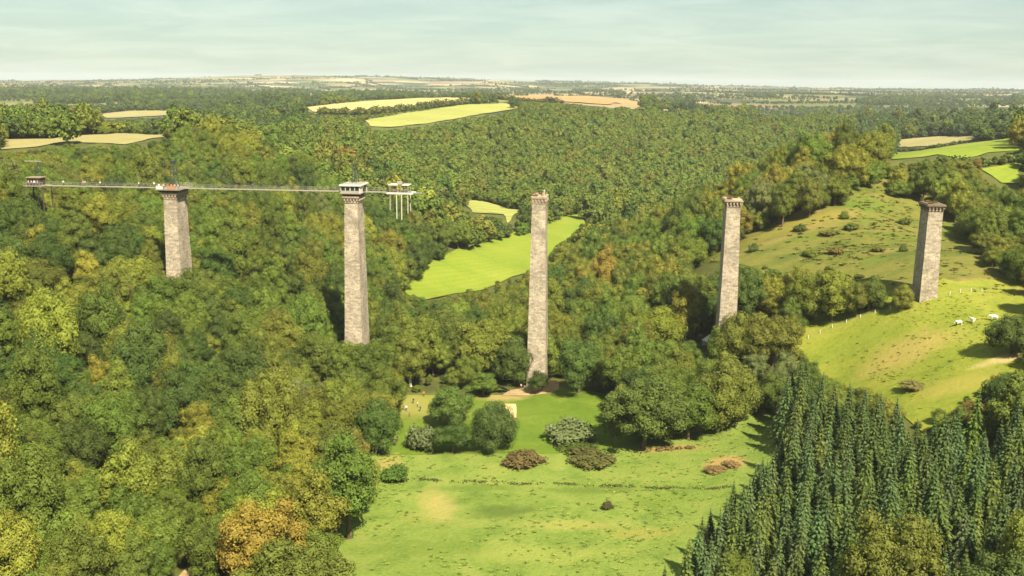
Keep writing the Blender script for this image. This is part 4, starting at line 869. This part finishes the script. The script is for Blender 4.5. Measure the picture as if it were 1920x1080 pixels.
# white roofed cabin on the second pillar
e = empty('jump_cabin', along(1, 0, 0, 61.0), RZ); tag(e, 'white flat roofed cabin with dark windows on the second pillar', 'cabin'); e.scale = (0.86, 0.88, 0.86)
m = MB(); m.box(0, 0, 0.95, 8.0, 11.8, 0.3); m.done('floor', M['deck'], e)
m = MB(); m.frust(0.05, 0.8, 5.4, 9.6, 7.4, 11.2); m.done('bracket', M['dark_timber'], e, 0.03)
m = MB()
for sx in (-1, 0, 1):
    for sy in (-1, 1): m.box(sx*3.55, sy*5.3, 2.4, 0.2, 0.2, 2.6)
m.done('post', M['white'], e)
m = MB(); m.box(0, -5.42, 1.55, 7.0, 0.08, 0.9); m.done('front_panel', M['steel'], e)
for i in range(4):
    w_ = MB(); w_.box(-2.7 + 1.75*i, -5.36, 2.72, 1.5, 0.06, 1.3); wn = w_.done('window', M['glass'], e)
    w_ = MB()
    for dx in (-0.79, 0.79): w_.box(-2.7 + 1.75*i + dx, -5.38, 2.72, 0.09, 0.1, 1.42)
    w_.done('frame', M['white'], wn)
m = MB(); m.box(3.62, -3.2, 2.3, 0.08, 4.0, 2.4); m.done('side_panel', M['white'], e)
m = MB(); m.box(3.62, 2.2, 2.3, 0.08, 3.0, 2.4); m.done('side_panel', M['dark_timber'], e)
m = MB(); m.box(0, 0, 3.95, 8.4, 12.0, 0.5); m.done('roof', M['white'], e, 0.06)
m = MB(); m.box(0, 0, 4.3, 7.2, 10.6, 0.2); m.done('roof_deck', M['steel'], e)
# jump platform hung out beyond the second pillar
span(3.9, 12.0, 1, 'short railed walkway from the white cabin to the jump platform', cables=False)
e = empty('jump_platform', along(1, 15.2, 0, ZD), RZ); tag(e, 'steel jump platform with pale roof and hanging posts beyond the cabin', 'platform')
m = MB(); m.box(0, 0, -0.1, 6.4, 4.6, 0.22); m.done('floor', M['deck'], e)
m = MB(); m.box(0.4, -2.42, -0.22, 8.6, 0.16, 0.5); m.box(0.4, 2.42, -0.22, 8.6, 0.16, 0.5); m.done('girder', M['white'], e)
m = MB(); m.box(5.1, 0, -0.2, 4.0, 0.9, 0.24); m.done('jump_gangway', M['steel'], e)
for x, y, zb, r_ in ((-2.9, -2.2, -5.6, 0.10), (2.9, -2.2, -6.6, 0.14), (-0.75, -2.2, -8.4, 0.18), (0.85, -2.2, -8.6, 0.18), (-2.9, 2.2, -5.6, 0.12), (2.9, 2.2, -6.4, 0.12)):
    m = MB(); m.bar((x, y, zb), (x, y, -0.3), r_, 8); m.done('hanging_post', M['cream'], e)
m = MB(); m.bar((-0.75, -2.2, -8.1), (0.85, -2.2, -8.1), 0.1); m.bar((-0.75, -2.2, -4.3), (0.85, -2.2, -4.3), 0.1); m.done('crosspiece', M['dark_steel'], e)
for x in (-2.9, -0.5, 0.6, 2.9):
    for y in (-2.1, 2.1):
        m = MB(); m.bar((x, y, 0), (x, y, 2.3), 0.08); m.done('roof_post', M['steel'], e)
for x0, wd_ in ((-2.0, 2.9), (2.1, 2.3)):
    m = MB(); m.box(x0, 0, 2.4, wd_, 4.8, 0.16); m.done('roof', M['white'], e)
m = MB(); m.box(-0.1, 0, 2.9, 1.5, 1.5, 0.9); m.done('winch_house', M['steel'], e, 0.04)
for sy in (-1, 1):
    m = MB()
    for i in range(6): m.bar((-3.1 + i*1.24, sy*2.3, 0), (-3.1 + i*1.24, sy*2.3, 1.1), 0.035, 5)
    for z in (0.55, 1.1): m.bar((-3.1, sy*2.3, z), (3.1, sy*2.3, z), 0.035, 5)
    m.done('railing', M['steel'], e); m = MB(); m.bar((-3.1, sy*2.3, 2.3), (-13.5, sy*1.3, 8.4), 0.04, 5); m.done('stay_cable', M['dark_steel'], e)
for i, (s, cc) in enumerate(((14.2, 'red'), (15.6, 'pink'), (16.6, 'dark blue'))): person(along(1, s, -1.4, ZD + 0.02), cc, i, RZ + i*2, 'person in %s on the jump platform' % cc, 'people on the jump platform')
# landing on the left bank
pe = along(0, -47.5); zl = float(H(pe.x, pe.y)[0]); e = empty('bridge_landing', (pe.x, pe.y, zl), RZ); tag(e, 'dark timber landing with shelter at the left end of the footbridge', 'landing'); hh = ZD - zl
m = MB(); m.box(0, 0, hh - 0.12, 7.0, 6.0, 0.25); m.done('floor', M['deck'], e)
for x in (-3.2, 3.2):
    for y in (-2.7, 2.7):
        m = MB(); m.bar((x, y, -1.5), (x, y, hh - 0.2), 0.22, 8); m.done('stilt', M['dark_timber'], e)
m = MB(); m.bar((-3.2, -2.7, 0.5), (3.2, -2.7, hh - 0.4), 0.1); m.bar((3.2, -2.7, 0.5), (-3.2, -2.7, hh - 0.4), 0.1); m.done('bracing', M['dark_timber'], e)
m = MB(); m.box(-0.6, 0.3, hh + 1.2, 4.4, 3.6, 2.4); m.done('shelter_wall', M['dark_timber'], e)
m = MB(); m.box(-0.6, 0.3, hh + 2.55, 5.2, 4.4, 0.25); m.done('roof', M['timber'], e)
m = MB(); m.box(-1.2, -1.55, hh + 1.5, 1.3, 0.06, 1.0); m.done('window', M['glass'], e)
m = MB()
for i in range(7): m.bar((-3.4 + i*1.13, -2.9, hh), (-3.4 + i*1.13, -2.9, hh + 1.15), 0.04, 5)
for z in (0.6, 1.15): m.bar((-3.4, -2.9, hh + z), (3.4, -2.9, hh + z), 0.04, 5)
m.done('railing', M['steel'], e)
m = MB(); m.bar((-2.6, 2.4, hh), (-0.6, 2.4, hh + 7.6), 0.22, 8, 0.16); m.bar((1.2, 2.4, hh), (-0.6, 2.4, hh + 7.6), 0.22, 8, 0.16); m.done('mast', M['dark_steel'], e)
m = MB(); m.box(-2.4, 2.4, hh + 7.7, 6.0, 0.3, 0.2); m.done('mast_beam', M['steel'], e)
for i, (s, o, cc, lb) in enumerate(((-49.3, -2.4, 'white', 'person in white at the left rail of the bridge landing'), (-48.3, -2.3, 'pink', 'person in pink at the bridge landing rail'), (-47.2, -2.5, 'white', 'person in white in the middle of the bridge landing'), (-46.2, -2.3, 'pale blue', 'person in pale blue at the bridge landing rail'))):
    person(along(0, s, o, ZD + 0.02), cc, i % 3, RZ + 2 + i, lb, 'people on the bridge landing')
for i, (s, cc, lb) in enumerate(((-38.4, 'white', 'person in white on the footbridge next to the landing'), (-32.6, 'black', 'person in black on the footbridge, left of the pair in pink'), (-31.6, 'pink', 'person in pink walking on the footbridge'), (-30.8, 'pale blue', 'person in pale blue following on the footbridge'), (-25.6, 'white', 'person in white in the middle of the left footbridge'), (-24.4, 'black', 'person in black in the middle of the left footbridge'), (-12.2, 'pale blue', 'lone person in pale blue on the footbridge'), (-7.0, 'white', 'person in white on the footbridge nearest the viewing platform'))):
    person(along(0, s, 0.1*(i % 3 - 1), ZD + 0.01), cc, 1, RZ - math.pi/2 + (math.pi if i % 2 else 0), lb, 'people on the footbridge')
person(along(0, 26.5, 0, ZD + 0.01), 'dark blue', 1, RZ - math.pi/2, 'person in dark blue halfway between the two left pillars', 'people on the footbridge')

# ------------------------------------------------------------------ bushes, hedges
def bush(cx, top, foot, wd, col, label, v=0):
    p = hit(cx, foot); _, _, dep = project(p); ww = wd*dep/F/2/2.9; hh = max((foot-top)*dep/F - 0.25*wd*dep/F, 1.0)/3.0
    e = empty('bush', (p[0], p[1] + ww*1.6, float(H(p[0], p[1] + ww*1.6)[0])), rng.uniform(0, 6)); e.scale = (ww, ww, hh); tag(e, label, 'bush')
    f = link('foliage', BUSH[v], e); f.color = (*col, 1); m = MB()
    for a in range(5): m.bar((0, 0, -0.3), (math.cos(a*1.26)*1.2, math.sin(a*1.26)*1.2, 1.3), 0.10, 5, 0.04)
    m.done('stem', M['bark'], e); return e
bush(1065, 778, 836, 100, (0.105, 0.128, 0.045), 'grey green rounded willow bush in the glade', 0)
bush(980, 836, 880, 84, (0.100, 0.072, 0.024), 'reddish brown low bush at the glade edge below the pale mat', 1)
bush(1108, 834, 878, 98, (0.080, 0.078, 0.020), 'brown green low bush at the glade edge below the willow bush', 2)
bush(1085, 818, 850, 90, (0.06, 0.085, 0.012), 'dark green low bush between the willow and the brown bush', 0)
bush(790, 792, 850, 66, (0.10, 0.12, 0.042), 'grey green bush beside the dark trees at the meadow edge', 1)
bush(738, 868, 906, 62, (0.06, 0.105, 0.014), 'green bush at the left edge of the meadow', 2)
bush(1139, 938, 958, 24, (0.06, 0.055, 0.02), 'tiny dark bush alone in the foreground meadow', 1)
bush(1718, 706, 734, 60, (0.14, 0.12, 0.035), 'dry brown bush at the lower edge of the pasture', 0)
bush(1345, 868, 888, 46, (0.16, 0.11, 0.04), 'dry brown scrub on the right of the meadow', 0)
bush(1376, 860, 878, 36, (0.20, 0.13, 0.05), 'small tan scrub on the right of the meadow near the conifers', 2)
for i, (a, b, c_) in enumerate(((1505, 432, 34), (1530, 450, 40), (1560, 440, 50), (1600, 430, 36), (1620, 455, 44), (1650, 470, 36), (1480, 470, 40), (1515, 480, 46), (1570, 475, 40), (1420, 470, 30), (1700, 470, 30), (1690, 420, 34), (1660, 400, 30), (1590, 410, 26))):
    if i in (1, 4, 6, 12): continue
    bush(a + rng.normal(0, 6), b - 15, b + 4, c_*rng.uniform(0.45, 0.85), jit(((0.075, 0.10, 0.016), (0.11, 0.115, 0.018), (0.12, 0.105, 0.022))[i % 3], 0.12), 'low %s scrub clump on the open hillside, %s' % (('dark green', 'olive', 'brownish')[i % 3], ['below the ridge wood', 'third step down the slope', 'large one in mid slope', 'left of the rightmost pillar cap', 'largest of the upper clumps', 'nearest the rightmost pillar', 'at the left of the slope', 'lowest large one', 'lowest of mid slope', 'farthest left beside the fourth pillar', 'touching the rightmost pillar', 'beside the rightmost pillar cap', 'near the top of the slope', 'smallest near the ridge wood'][i]), i % 3)
def hedge(pts, hgt, wd, col, label, seed):
    """a clipped-wild hedge: leafy lumps of uneven size along a line"""
    r = np.random.default_rng(seed); Wp = [hit(*p) for p in pts]; Vs, Qs, Ts, va, off = [], [], [], [], 0; o0 = Wp[0]
    C, Rr = [], []
    for a, b in zip(Wp[:-1], Wp[1:]):
        L_ = math.hypot(*(b-a)[:2]); n = max(2, int(L_/(wd*0.75)))
        for i in range(n):
            if r.random() < 0.12: continue
            p = a + (b-a)*(i + r.uniform(-.3, .3))/n; s = r.uniform(0.6, 1.35); p = np.array([p[0], p[1] + r.normal(0, wd*.15), 0]); p[2] = float(H(p[0], p[1])[0]) + hgt*s*0.35
            C.append(p); Rr.append((wd*0.62*s, hgt*0.62*s))
    C = np.array(C); Rr = np.array(Rr); nn = 70; li = np.repeat(np.arange(len(C)), nn); d = unit(r.normal(size=(len(li), 3))); d[:, 2] = np.abs(d[:, 2])*1.0 - 0.15; d = unit(d)
    P = C[li] + d*np.stack([Rr[li, 0], Rr[li, 0], Rr[li, 1]], 1)*(1 + r.normal(0, 0.12, (len(li), 1)))
    V, Q = leaf_quads(P, unit(d + r.normal(size=d.shape)*0.4), np.full(len(P), max(wd*0.30, 0.5))*r.uniform(0.7, 1.4, len(P)), r)
    iv, jf = ICO; cv = (C[:, None, :] + iv[None]*(np.stack([Rr[:, 0], Rr[:, 0], Rr[:, 1]], 1)*0.82)[:, None, :]).reshape(-1, 3); cf = (jf[None] + (np.arange(len(C))*len(iv))[:, None, None]).reshape(-1, 3) + len(V)
    V = np.concatenate([V, cv]) - o0; me = mesh_np('hedge', V, [Q, cf], [M['leaf_o']], var=np.concatenate([r.random(len(Q)), np.full(len(cf), 0.3)]))
    o = link('hedge', me, None, tuple(o0)); o.color = (*col, 1); tag(o, label, 'hedge'); return o
hedge([(600,214),(690,216),(770,207),(890,193)], 8, 9, (0.075, 0.085, 0.014), 'hedge of trees between the hay field and the pale green field', 1)
hedge([(900,184),(960,189),(1060,194)], 7, 9, (0.07, 0.08, 0.016), 'hedge along the near edge of the brown hilltop field', 2)
hedge([(1672,284),(1760,276),(1850,262),(1915,255)], 2.4, 4.0, (0.07, 0.085, 0.013), 'hedge along the far side of the bright upland field', 3)
hedge([(1770,308),(1820,312),(1870,307),(1915,300)], 3.2, 4.5, (0.06, 0.08, 0.012), 'hedge between the two green fields at the right edge', 4)
hedge([(1690,262),(1760,256),(1850,252)], 3, 5, (0.075, 0.085, 0.013), 'hedge behind the thin tan field before the conifer wood', 5)
hedge([(0,258),(110,256),(220,249),(330,247)], 7, 7, (0.075, 0.088, 0.013), 'hedge along the far side of the left stubble field', 6)
hedge([(545,243),(600,228),(680,228)], 7, 8, (0.075, 0.09, 0.014), 'hedge beside the left end of the pale green field', 7)
hedge([(1300,842),(1225,846)], 1.0, 1.6, (0.14, 0.10, 0.035), 'low dry bramble strip under the trees beside the meadow', 8)

# ------------------------------------------------------------------ ditch across the meadow
Wp = [hit(*p) for p in ((742,897),(780,902),(900,905),(1050,909),(1180,914),(1290,918),(1380,914))]; r = np.random.default_rng(77); P = []
for a, b in zip(Wp[:-1], Wp[1:]):
    n = int(math.hypot(*(b-a)[:2])/0.12); t = np.arange(n)/n
    for q in range(5): P.append(np.stack([a[0]+(b[0]-a[0])*t + r.normal(0, .1, n), a[1]+(b[1]-a[1])*t + r.normal(0, 0.45, n) + 0.4*np.sin(t*9), np.zeros(n)], 1))
P = np.concatenate(P); cl_ = 0.28 + 0.24*np.sin(P[:, 0]*0.55) + 0.18*np.sin(P[:, 0]*1.7+1); P = P[r.random(len(P)) < np.clip(cl_, 0.05, 0.7)]; P[:, 2] = H(P[:, 0], P[:, 1]) + r.uniform(0.12, 0.38, len(P))
V, Q = leaf_quads(P, unit(r.normal(size=P.shape) + [0, -0.5, 0.6]), r.uniform(0.25, 0.6, len(P)), r); me = mesh_np('rushes', V, Q, [leaf_mat('rush_leaf', (0.060, 0.062, 0.016))], var=r.random(len(Q)))
tag(link('rushes', me), 'dark line of rushes along the ditch crossing the meadow', 'rushes', kind='stuff')
# tussocks of longer grass
TUF = bpy.data.collections.new('tussock_source')
for i in range(3):
    r = np.random.default_rng(700+i); n = 26; a = r.uniform(0, 6.28, n); q = r.uniform(0, 0.45, n); b0 = np.stack([np.cos(a)*q, np.sin(a)*q, np.zeros(n)], 1); tip = b0*1.9 + np.stack([r.normal(0, .1, n), r.normal(0, .1, n), r.uniform(0.15, 0.40, n)], 1)
    sd = np.stack([-np.sin(a), np.cos(a), np.zeros(n)], 1)*0.16; V = np.stack([b0 - sd, b0 + sd, tip], 1).reshape(-1, 3)
    TUF.objects.link(bpy.data.objects.new('tussock_%d' % i, mesh_np('tussock', V, np.arange(len(V)).reshape(-1, 3), [M['leaf_i']], var=r.random(n))))
def tussocks(name, fi, dens, cols, label, smin=0.6, smax=1.6):
    global pm
    p = FLD[fi]; A = (p[:, 0].max()-p[:, 0].min())*(p[:, 1].max()-p[:, 1].min()); n = int(A*dens)
    x = rng.uniform(p[:, 0].min(), p[:, 0].max(), n); y = rng.uniform(p[:, 1].min(), p[:, 1].max(), n)
    f = np.sin(x*0.19+np.sin(y*0.13)*2)*np.sin(y*0.15+1) + 0.7*np.sin(x*0.07-y*0.06+fi); k = inside(p, x, y) & (rng.random(n) < np.clip(0.35 + 0.5*f, 0.04, 1)); x, y = x[k], y[k]; n = len(x)
    pm = bpy.data.meshes.new(name); pm.vertices.add(n); pm.vertices.foreach_set('co', np.stack([x, y, H(x, y) + 0.1 + 0.0009*np.maximum(y-150, 0)], 1).astype(np.float32).ravel())
    s = rng.uniform(smin, smax, n); attr('scl', 'FLOAT_VECTOR', np.stack([s, s, s*rng.uniform(0.25, 0.6, n)], 1).astype(np.float32), 'vector'); attr('idx', 'INT', rng.integers(0, 3, n).astype(np.int32))
    attr('rot', 'FLOAT', rng.uniform(0, 6.28, n).astype(np.float32)); cc = np.array(cols)[rng.integers(0, len(cols), n)]*np.exp(rng.normal(0, 0.12, (n, 1)))
    attr('tint', 'FLOAT_COLOR', np.concatenate([cc, np.ones((n, 1))], 1).astype(np.float32), 'color'); tag(scatter(name, pm, TUF), label, 'grass', kind='stuff')
tussocks('meadow_tussocks', 0, 0.4, [(0.12, 0.17, 0.026), (0.15, 0.195, 0.032), (0.17, 0.20, 0.036), (0.10, 0.14, 0.02)], 'tussocky longer grass in the foreground meadow', 0.4, 1.1)
tussocks('hillside_tussocks', 3, 0.22, [(0.13, 0.14, 0.022), (0.18, 0.16, 0.03), (0.20, 0.155, 0.04), (0.09, 0.11, 0.018)], 'bracken and long grass on the open hillside', 0.8, 2.6)
tussocks('pasture_tussocks', 4, 0.45, [(0.16, 0.185, 0.024), (0.19, 0.20, 0.03), (0.20, 0.19, 0.036)], 'tufted grass in the cattle pasture', 0.4, 1.1)

# ------------------------------------------------------------------ pasture fence, cattle
def drop(px, py): p = hit(px, py); return p
fp = [drop(*p) for p in ((1515,636),(1560,616),(1640,588),(1700,573),(1780,554),(1860,548))]
e = empty('pasture_fence', tuple(fp[0])); tag(e, 'post and wire fence along the upper edge of the pasture', 'fence'); q = MB(); q.bar((0, 0, -0.4), (0, 0, 1.35), 0.13, 6); pst = q.done('post', M['pale_bark'], e); posts = []
for a, b in zip(fp[:-1], fp[1:]):
    n = max(1, int(math.hypot(*(b-a)[:2])/3.2))
    for i in range(n): t = i/n; x, y = a[0]+(b[0]-a[0])*t, a[1]+(b[1]-a[1])*t + rng.normal(0, .15); posts.append(Vector((x, y, float(H(x, y)[0]))) - e.location)
for i, p in enumerate(posts):
    o = pst if i == 0 else link('post', pst.data, e); o.location = p; o.rotation_euler = (rng.normal(0, .06), rng.normal(0, .06), rng.uniform(0, 6)); 
for z in (0.5, 0.85, 1.2):
    m = MB()
    for a, b in zip(posts[:-1], posts[1:]): m.bar(a + Vector((0, 0, z)), b + Vector((0, 0, z)), 0.012, 3)
    m.done('wire', M['steel'], e)
def cow_mesh():
    v = [(0, 0, 1.0), (0, 0.55, 1.02), (0, 0.95, 1.12), (0, 1.25, 1.15), (0, 1.55, 0.92), (0, 1.72, 0.74), (0, -0.55, 1.05), (0, -0.78, 1.08), (0, -0.86, 0.9), (0, -0.9, 0.45)]
    e_ = [(0, 1), (1, 2), (2, 3), (3, 4), (4, 5), (0, 6), (6, 7), (7, 8), (8, 9)]; r = [(0.36, 0.38), (0.33, 0.36), (0.22, 0.27), (0.15, 0.18), (0.14, 0.14), (0.09, 0.09), (0.33, 0.34), (0.2, 0.22), 0.05, 0.03]
    for s in (-1, 1):
        i = len(v); v += [(s*0.2, 0.62, 0.75), (s*0.2, 0.64, 0.40), (s*0.2, 0.62, 0.05)]; e_ += [(1, i), (i, i+1), (i+1, i+2)]; r += [0.13, 0.075, 0.07]
        i = len(v); v += [(s*0.2, -0.55, 0.75), (s*0.2, -0.70, 0.45), (s*0.2, -0.64, 0.05)]; e_ += [(6, i), (i, i+1), (i+1, i+2)]; r += [0.17, 0.08, 0.07]
    return skin_mesh('cow', v, e_, r)
CM = cow_mesh()
def hide(name, white):
    m, t, b = new_mat(name); tcn = N(t, 'ShaderNodeTexCoord'); n = N(t, 'ShaderNodeTexNoise'); setin(n, Scale=1.6, Detail=2.0); ra = N(t, 'ShaderNodeValToRGB'); ra.color_ramp.interpolation = 'CONSTANT'
    ra.color_ramp.elements[0].color = (0.78, 0.74, 0.64, 1); ra.color_ramp.elements[1].color = (0.06, 0.04, 0.03, 1); ra.color_ramp.elements[1].position = white
    t.links.new(tcn.outputs['Object'], n.inputs['Vector']); t.links.new(n.outputs[0], ra.inputs[0]); t.links.new(ra.outputs[0], b.inputs['Base Color']); return m
for (a, b, rz, wv, lb) in ((1798, 612, 1.9, 0.56, 'white cow with dark patches, leftmost of the three in the pasture'), (1823, 607, 0.3, 0.60, 'white cow in the middle of the three in the pasture'), (1864, 602, 1.3, 0.62, 'white cow beside the dark tree at the pasture edge')):
    p = hit(a, b); me = CM.copy(); me.materials.clear(); me.materials.append(hide('cow_hide', wv)); o = link('cow', me, None, (p[0], p[1], p[2] + 0.35)); o.rotation_euler = (0, 0, rz); o.scale = (1.1, 1.1, 1.1); tag(o, lb, 'cow', 'cows grazing in the pasture')

# ------------------------------------------------------------------ things in and around the glade
p = drop(957, 793); q_ = drop(957, 760); yaw = math.atan2(q_[1]-p[1], q_[0]-p[0]); Ln = math.hypot(*(q_-p)[:2]); mid = (p+q_)/2
e = empty('landing_mat', (mid[0], mid[1], float(H(mid[0], mid[1])[0]) + 0.25), yaw); tag(e, 'pale yellow landing mat lying on the glade beside dark trees', 'mat')
m = MB(); m.box(0, 0, 0.3, Ln*0.86, 3.4, 0.6); m.done('cushion', M['mat_yellow'], e, 0.12)
m = MB(); m.box(0, 0, 0.02, Ln*0.92, 3.8, 0.06); m.done('groundsheet', M['sand'], e)
def tent(px, py, s, label, mat):
    p = drop(px, py); e = empty('marquee', tuple(p), RZ + 0.5); tag(e, label, 'tent'); e.scale = (s, s, s)
    m = MB(); m.frust(2.1, 2.5, 4.2, 4.2, 3.6, 3.6); m.frust(2.5, 4.4, 3.6, 3.6, 0.25, 0.25); m.done('canopy', mat, e)
    for x in (-1.9, 1.9):
        for y in (-1.9, 1.9): m = MB(); m.bar((x, y, -0.2), (x, y, 2.15), 0.06); m.done('pole', M['steel'], e)
    m = MB(); m.box(0, 1.95, 1.1, 3.8, 0.04, 2.0); m.done('back_wall', mat, e)
tent(822, 692, 0.85, 'small white pointed tent among trees behind the glade', M['white'])
tent(1331, 650, 0.95, 'white tent at the foot of the fourth pillar', M['white'])
p = drop(808, 700); e = empty('shelter', tuple(p), 0.15); tag(e, 'low open shelter with brown roof below the small white tent', 'shelter')
m = MB(); m.quad([(-3.2, -1.6, 2.1), (3.2, -1.6, 2.1), (3.2, 1.6, 2.9), (-3.2, 1.6, 2.9)]); m.quad([(-3.2, 1.6, 2.78), (3.2, 1.6, 2.78), (3.2, -1.6, 1.98), (-3.2, -1.6, 1.98)]); m.done('roof', M['roof_brown'], e)
for x in (-3, 3):
    for y, z in ((-1.4, 2.0), (1.4, 2.75)): m = MB(); m.bar((x, y, -0.2), (x, y, z), 0.09); m.done('post', M['timber'], e)
m = MB(); m.box(0, 1.3, 1.2, 6.0, 0.06, 2.2); m.done('back_wall', M['dark_timber'], e)
p = drop(950, 733); e = empty('green_slide', tuple(p), 2.5); tag(e, 'green sloping slide sheet beside the sandy terrace', 'slide')
m = MB(); m.quad([(-1.3, 0, 0.3), (1.3, 0, 0.3), (1.3, 4.2, 2.6), (-1.3, 4.2, 2.6)]); m.quad([(-1.3, 4.2, 2.5), (1.3, 4.2, 2.5), (1.3, 0, 0.2), (-1.3, 0, 0.2)]); m.done('sheet', M['green_sheet'], e)
for s in (-1, 1): m = MB(); m.bar((s*1.35, 0, 0.35), (s*1.35, 4.2, 2.7), 0.08); m.bar((s*1.3, 4.1, -0.2), (s*1.3, 4.1, 2.6), 0.07); m.done('side_rail', M['dark_steel'], e)
p = drop(1306, 660); e = empty('green_canopy', tuple(p), 0.3); tag(e, 'small green canopy left of the white tent by the fourth pillar', 'canopy')
m = MB(); m.frust(1.9, 2.9, 3.6, 3.0, 0.4, 2.6); m.done('roof', M['green_sheet'], e)
for x in (-1.6, 1.6):
    for y in (-1.3, 1.3): m = MB(); m.bar((x, y, -0.2), (x, y, 1.95), 0.05); m.done('pole', M['steel'], e)
def signpost(px, py):
    p = drop(px, py); e = empty('notice_board', tuple(p), 0.0); tag(e, 'pale notice board in the gap between two dark trees', 'board')
    m = MB(); m.box(0, 0, 1.7, 1.4, 0.08, 1.5); m.done('panel', M['mat_yellow'], e, 0.02)
    for x in (-0.75, 0.75): m = MB(); m.bar((x, 0.02, -0.3), (x, 0.02, 2.6), 0.07); m.done('post', M['timber'], e)
signpost(881, 832)
for i, (a, b, cc, lb) in enumerate(((757, 752, 'white', 'person in white at the back left of the glade'), (756, 771, 'black', 'person in black in the left of the glade'), (762, 772, 'pale blue', 'person in pale blue beside the one in black in the glade'), (783, 765, 'white', 'person in white in the glade, farther right'), (788, 773, 'dark blue', 'person in dark blue next to the dark tree in the glade'), (795, 745, 'orange', 'person in orange at the far edge of the glade'), (826, 776, 'pink', 'person in pink half hidden by the dark tree'),
                                 (730, 838, 'white', 'person in white at the path end by the meadow corner'), (736, 832, 'dark blue', 'person in dark blue in the group at the meadow corner'), (741, 838, 'pink', 'person in pink in the group at the meadow corner'), (745, 829, 'black', 'person in black in the group at the meadow corner'),
                                 (977, 731, 'pink', 'person in pink on the sandy terrace, leftmost'), (990, 731, 'dark blue', 'person in dark blue on the sandy terrace'), (1001, 731, 'white', 'person in white on the sandy terrace'), (1008, 730, 'red', 'person in red on the sandy terrace, nearest the pillar'), (879, 845, 'white', 'person in white at the gap between two dark trees'), (768, 783, 'red', 'person in red in the front of the left glade'), (775, 758, 'black', 'person in black in the middle of the left glade'), (984, 733, 'white', 'person in white on the sandy terrace, left of the one in dark blue'), (1016, 733, 'pale blue', 'person in pale blue on the terrace under the pillar'))):
    p = drop(a, b); person((p[0], p[1], p[2] + 0.3), cc, i % 3, i*1.7, lb, 'people in and around the glade')

# ------------------------------------------------------------------ the air
hb = MB(); z0, z1 = float(ZZ.min()) - 1.0, max(float(ZZ.max()) + 30.0, 150.0); hb.box(0, 7480, (z0+z1)/2, 39000, 15100, z1 - z0)
hm = bpy.data.materials.new('haze'); hm.use_nodes = True; ht = hm.node_tree; ht.nodes.clear(); ho = N(ht, 'ShaderNodeOutputMaterial'); hv = N(ht, 'ShaderNodeVolumePrincipled')
hv.inputs['Color'].default_value = (0.86, 0.92, 0.98, 1); hv.inputs['Density'].default_value = 4.6e-5; hv.inputs['Anisotropy'].default_value = 0.0; ht.links.new(hv.outputs[0], ho.inputs['Volume'])
hz = hb.done('haze', hm); tag(hz, 'thin pale haze over the countryside', 'haze', kind='stuff')
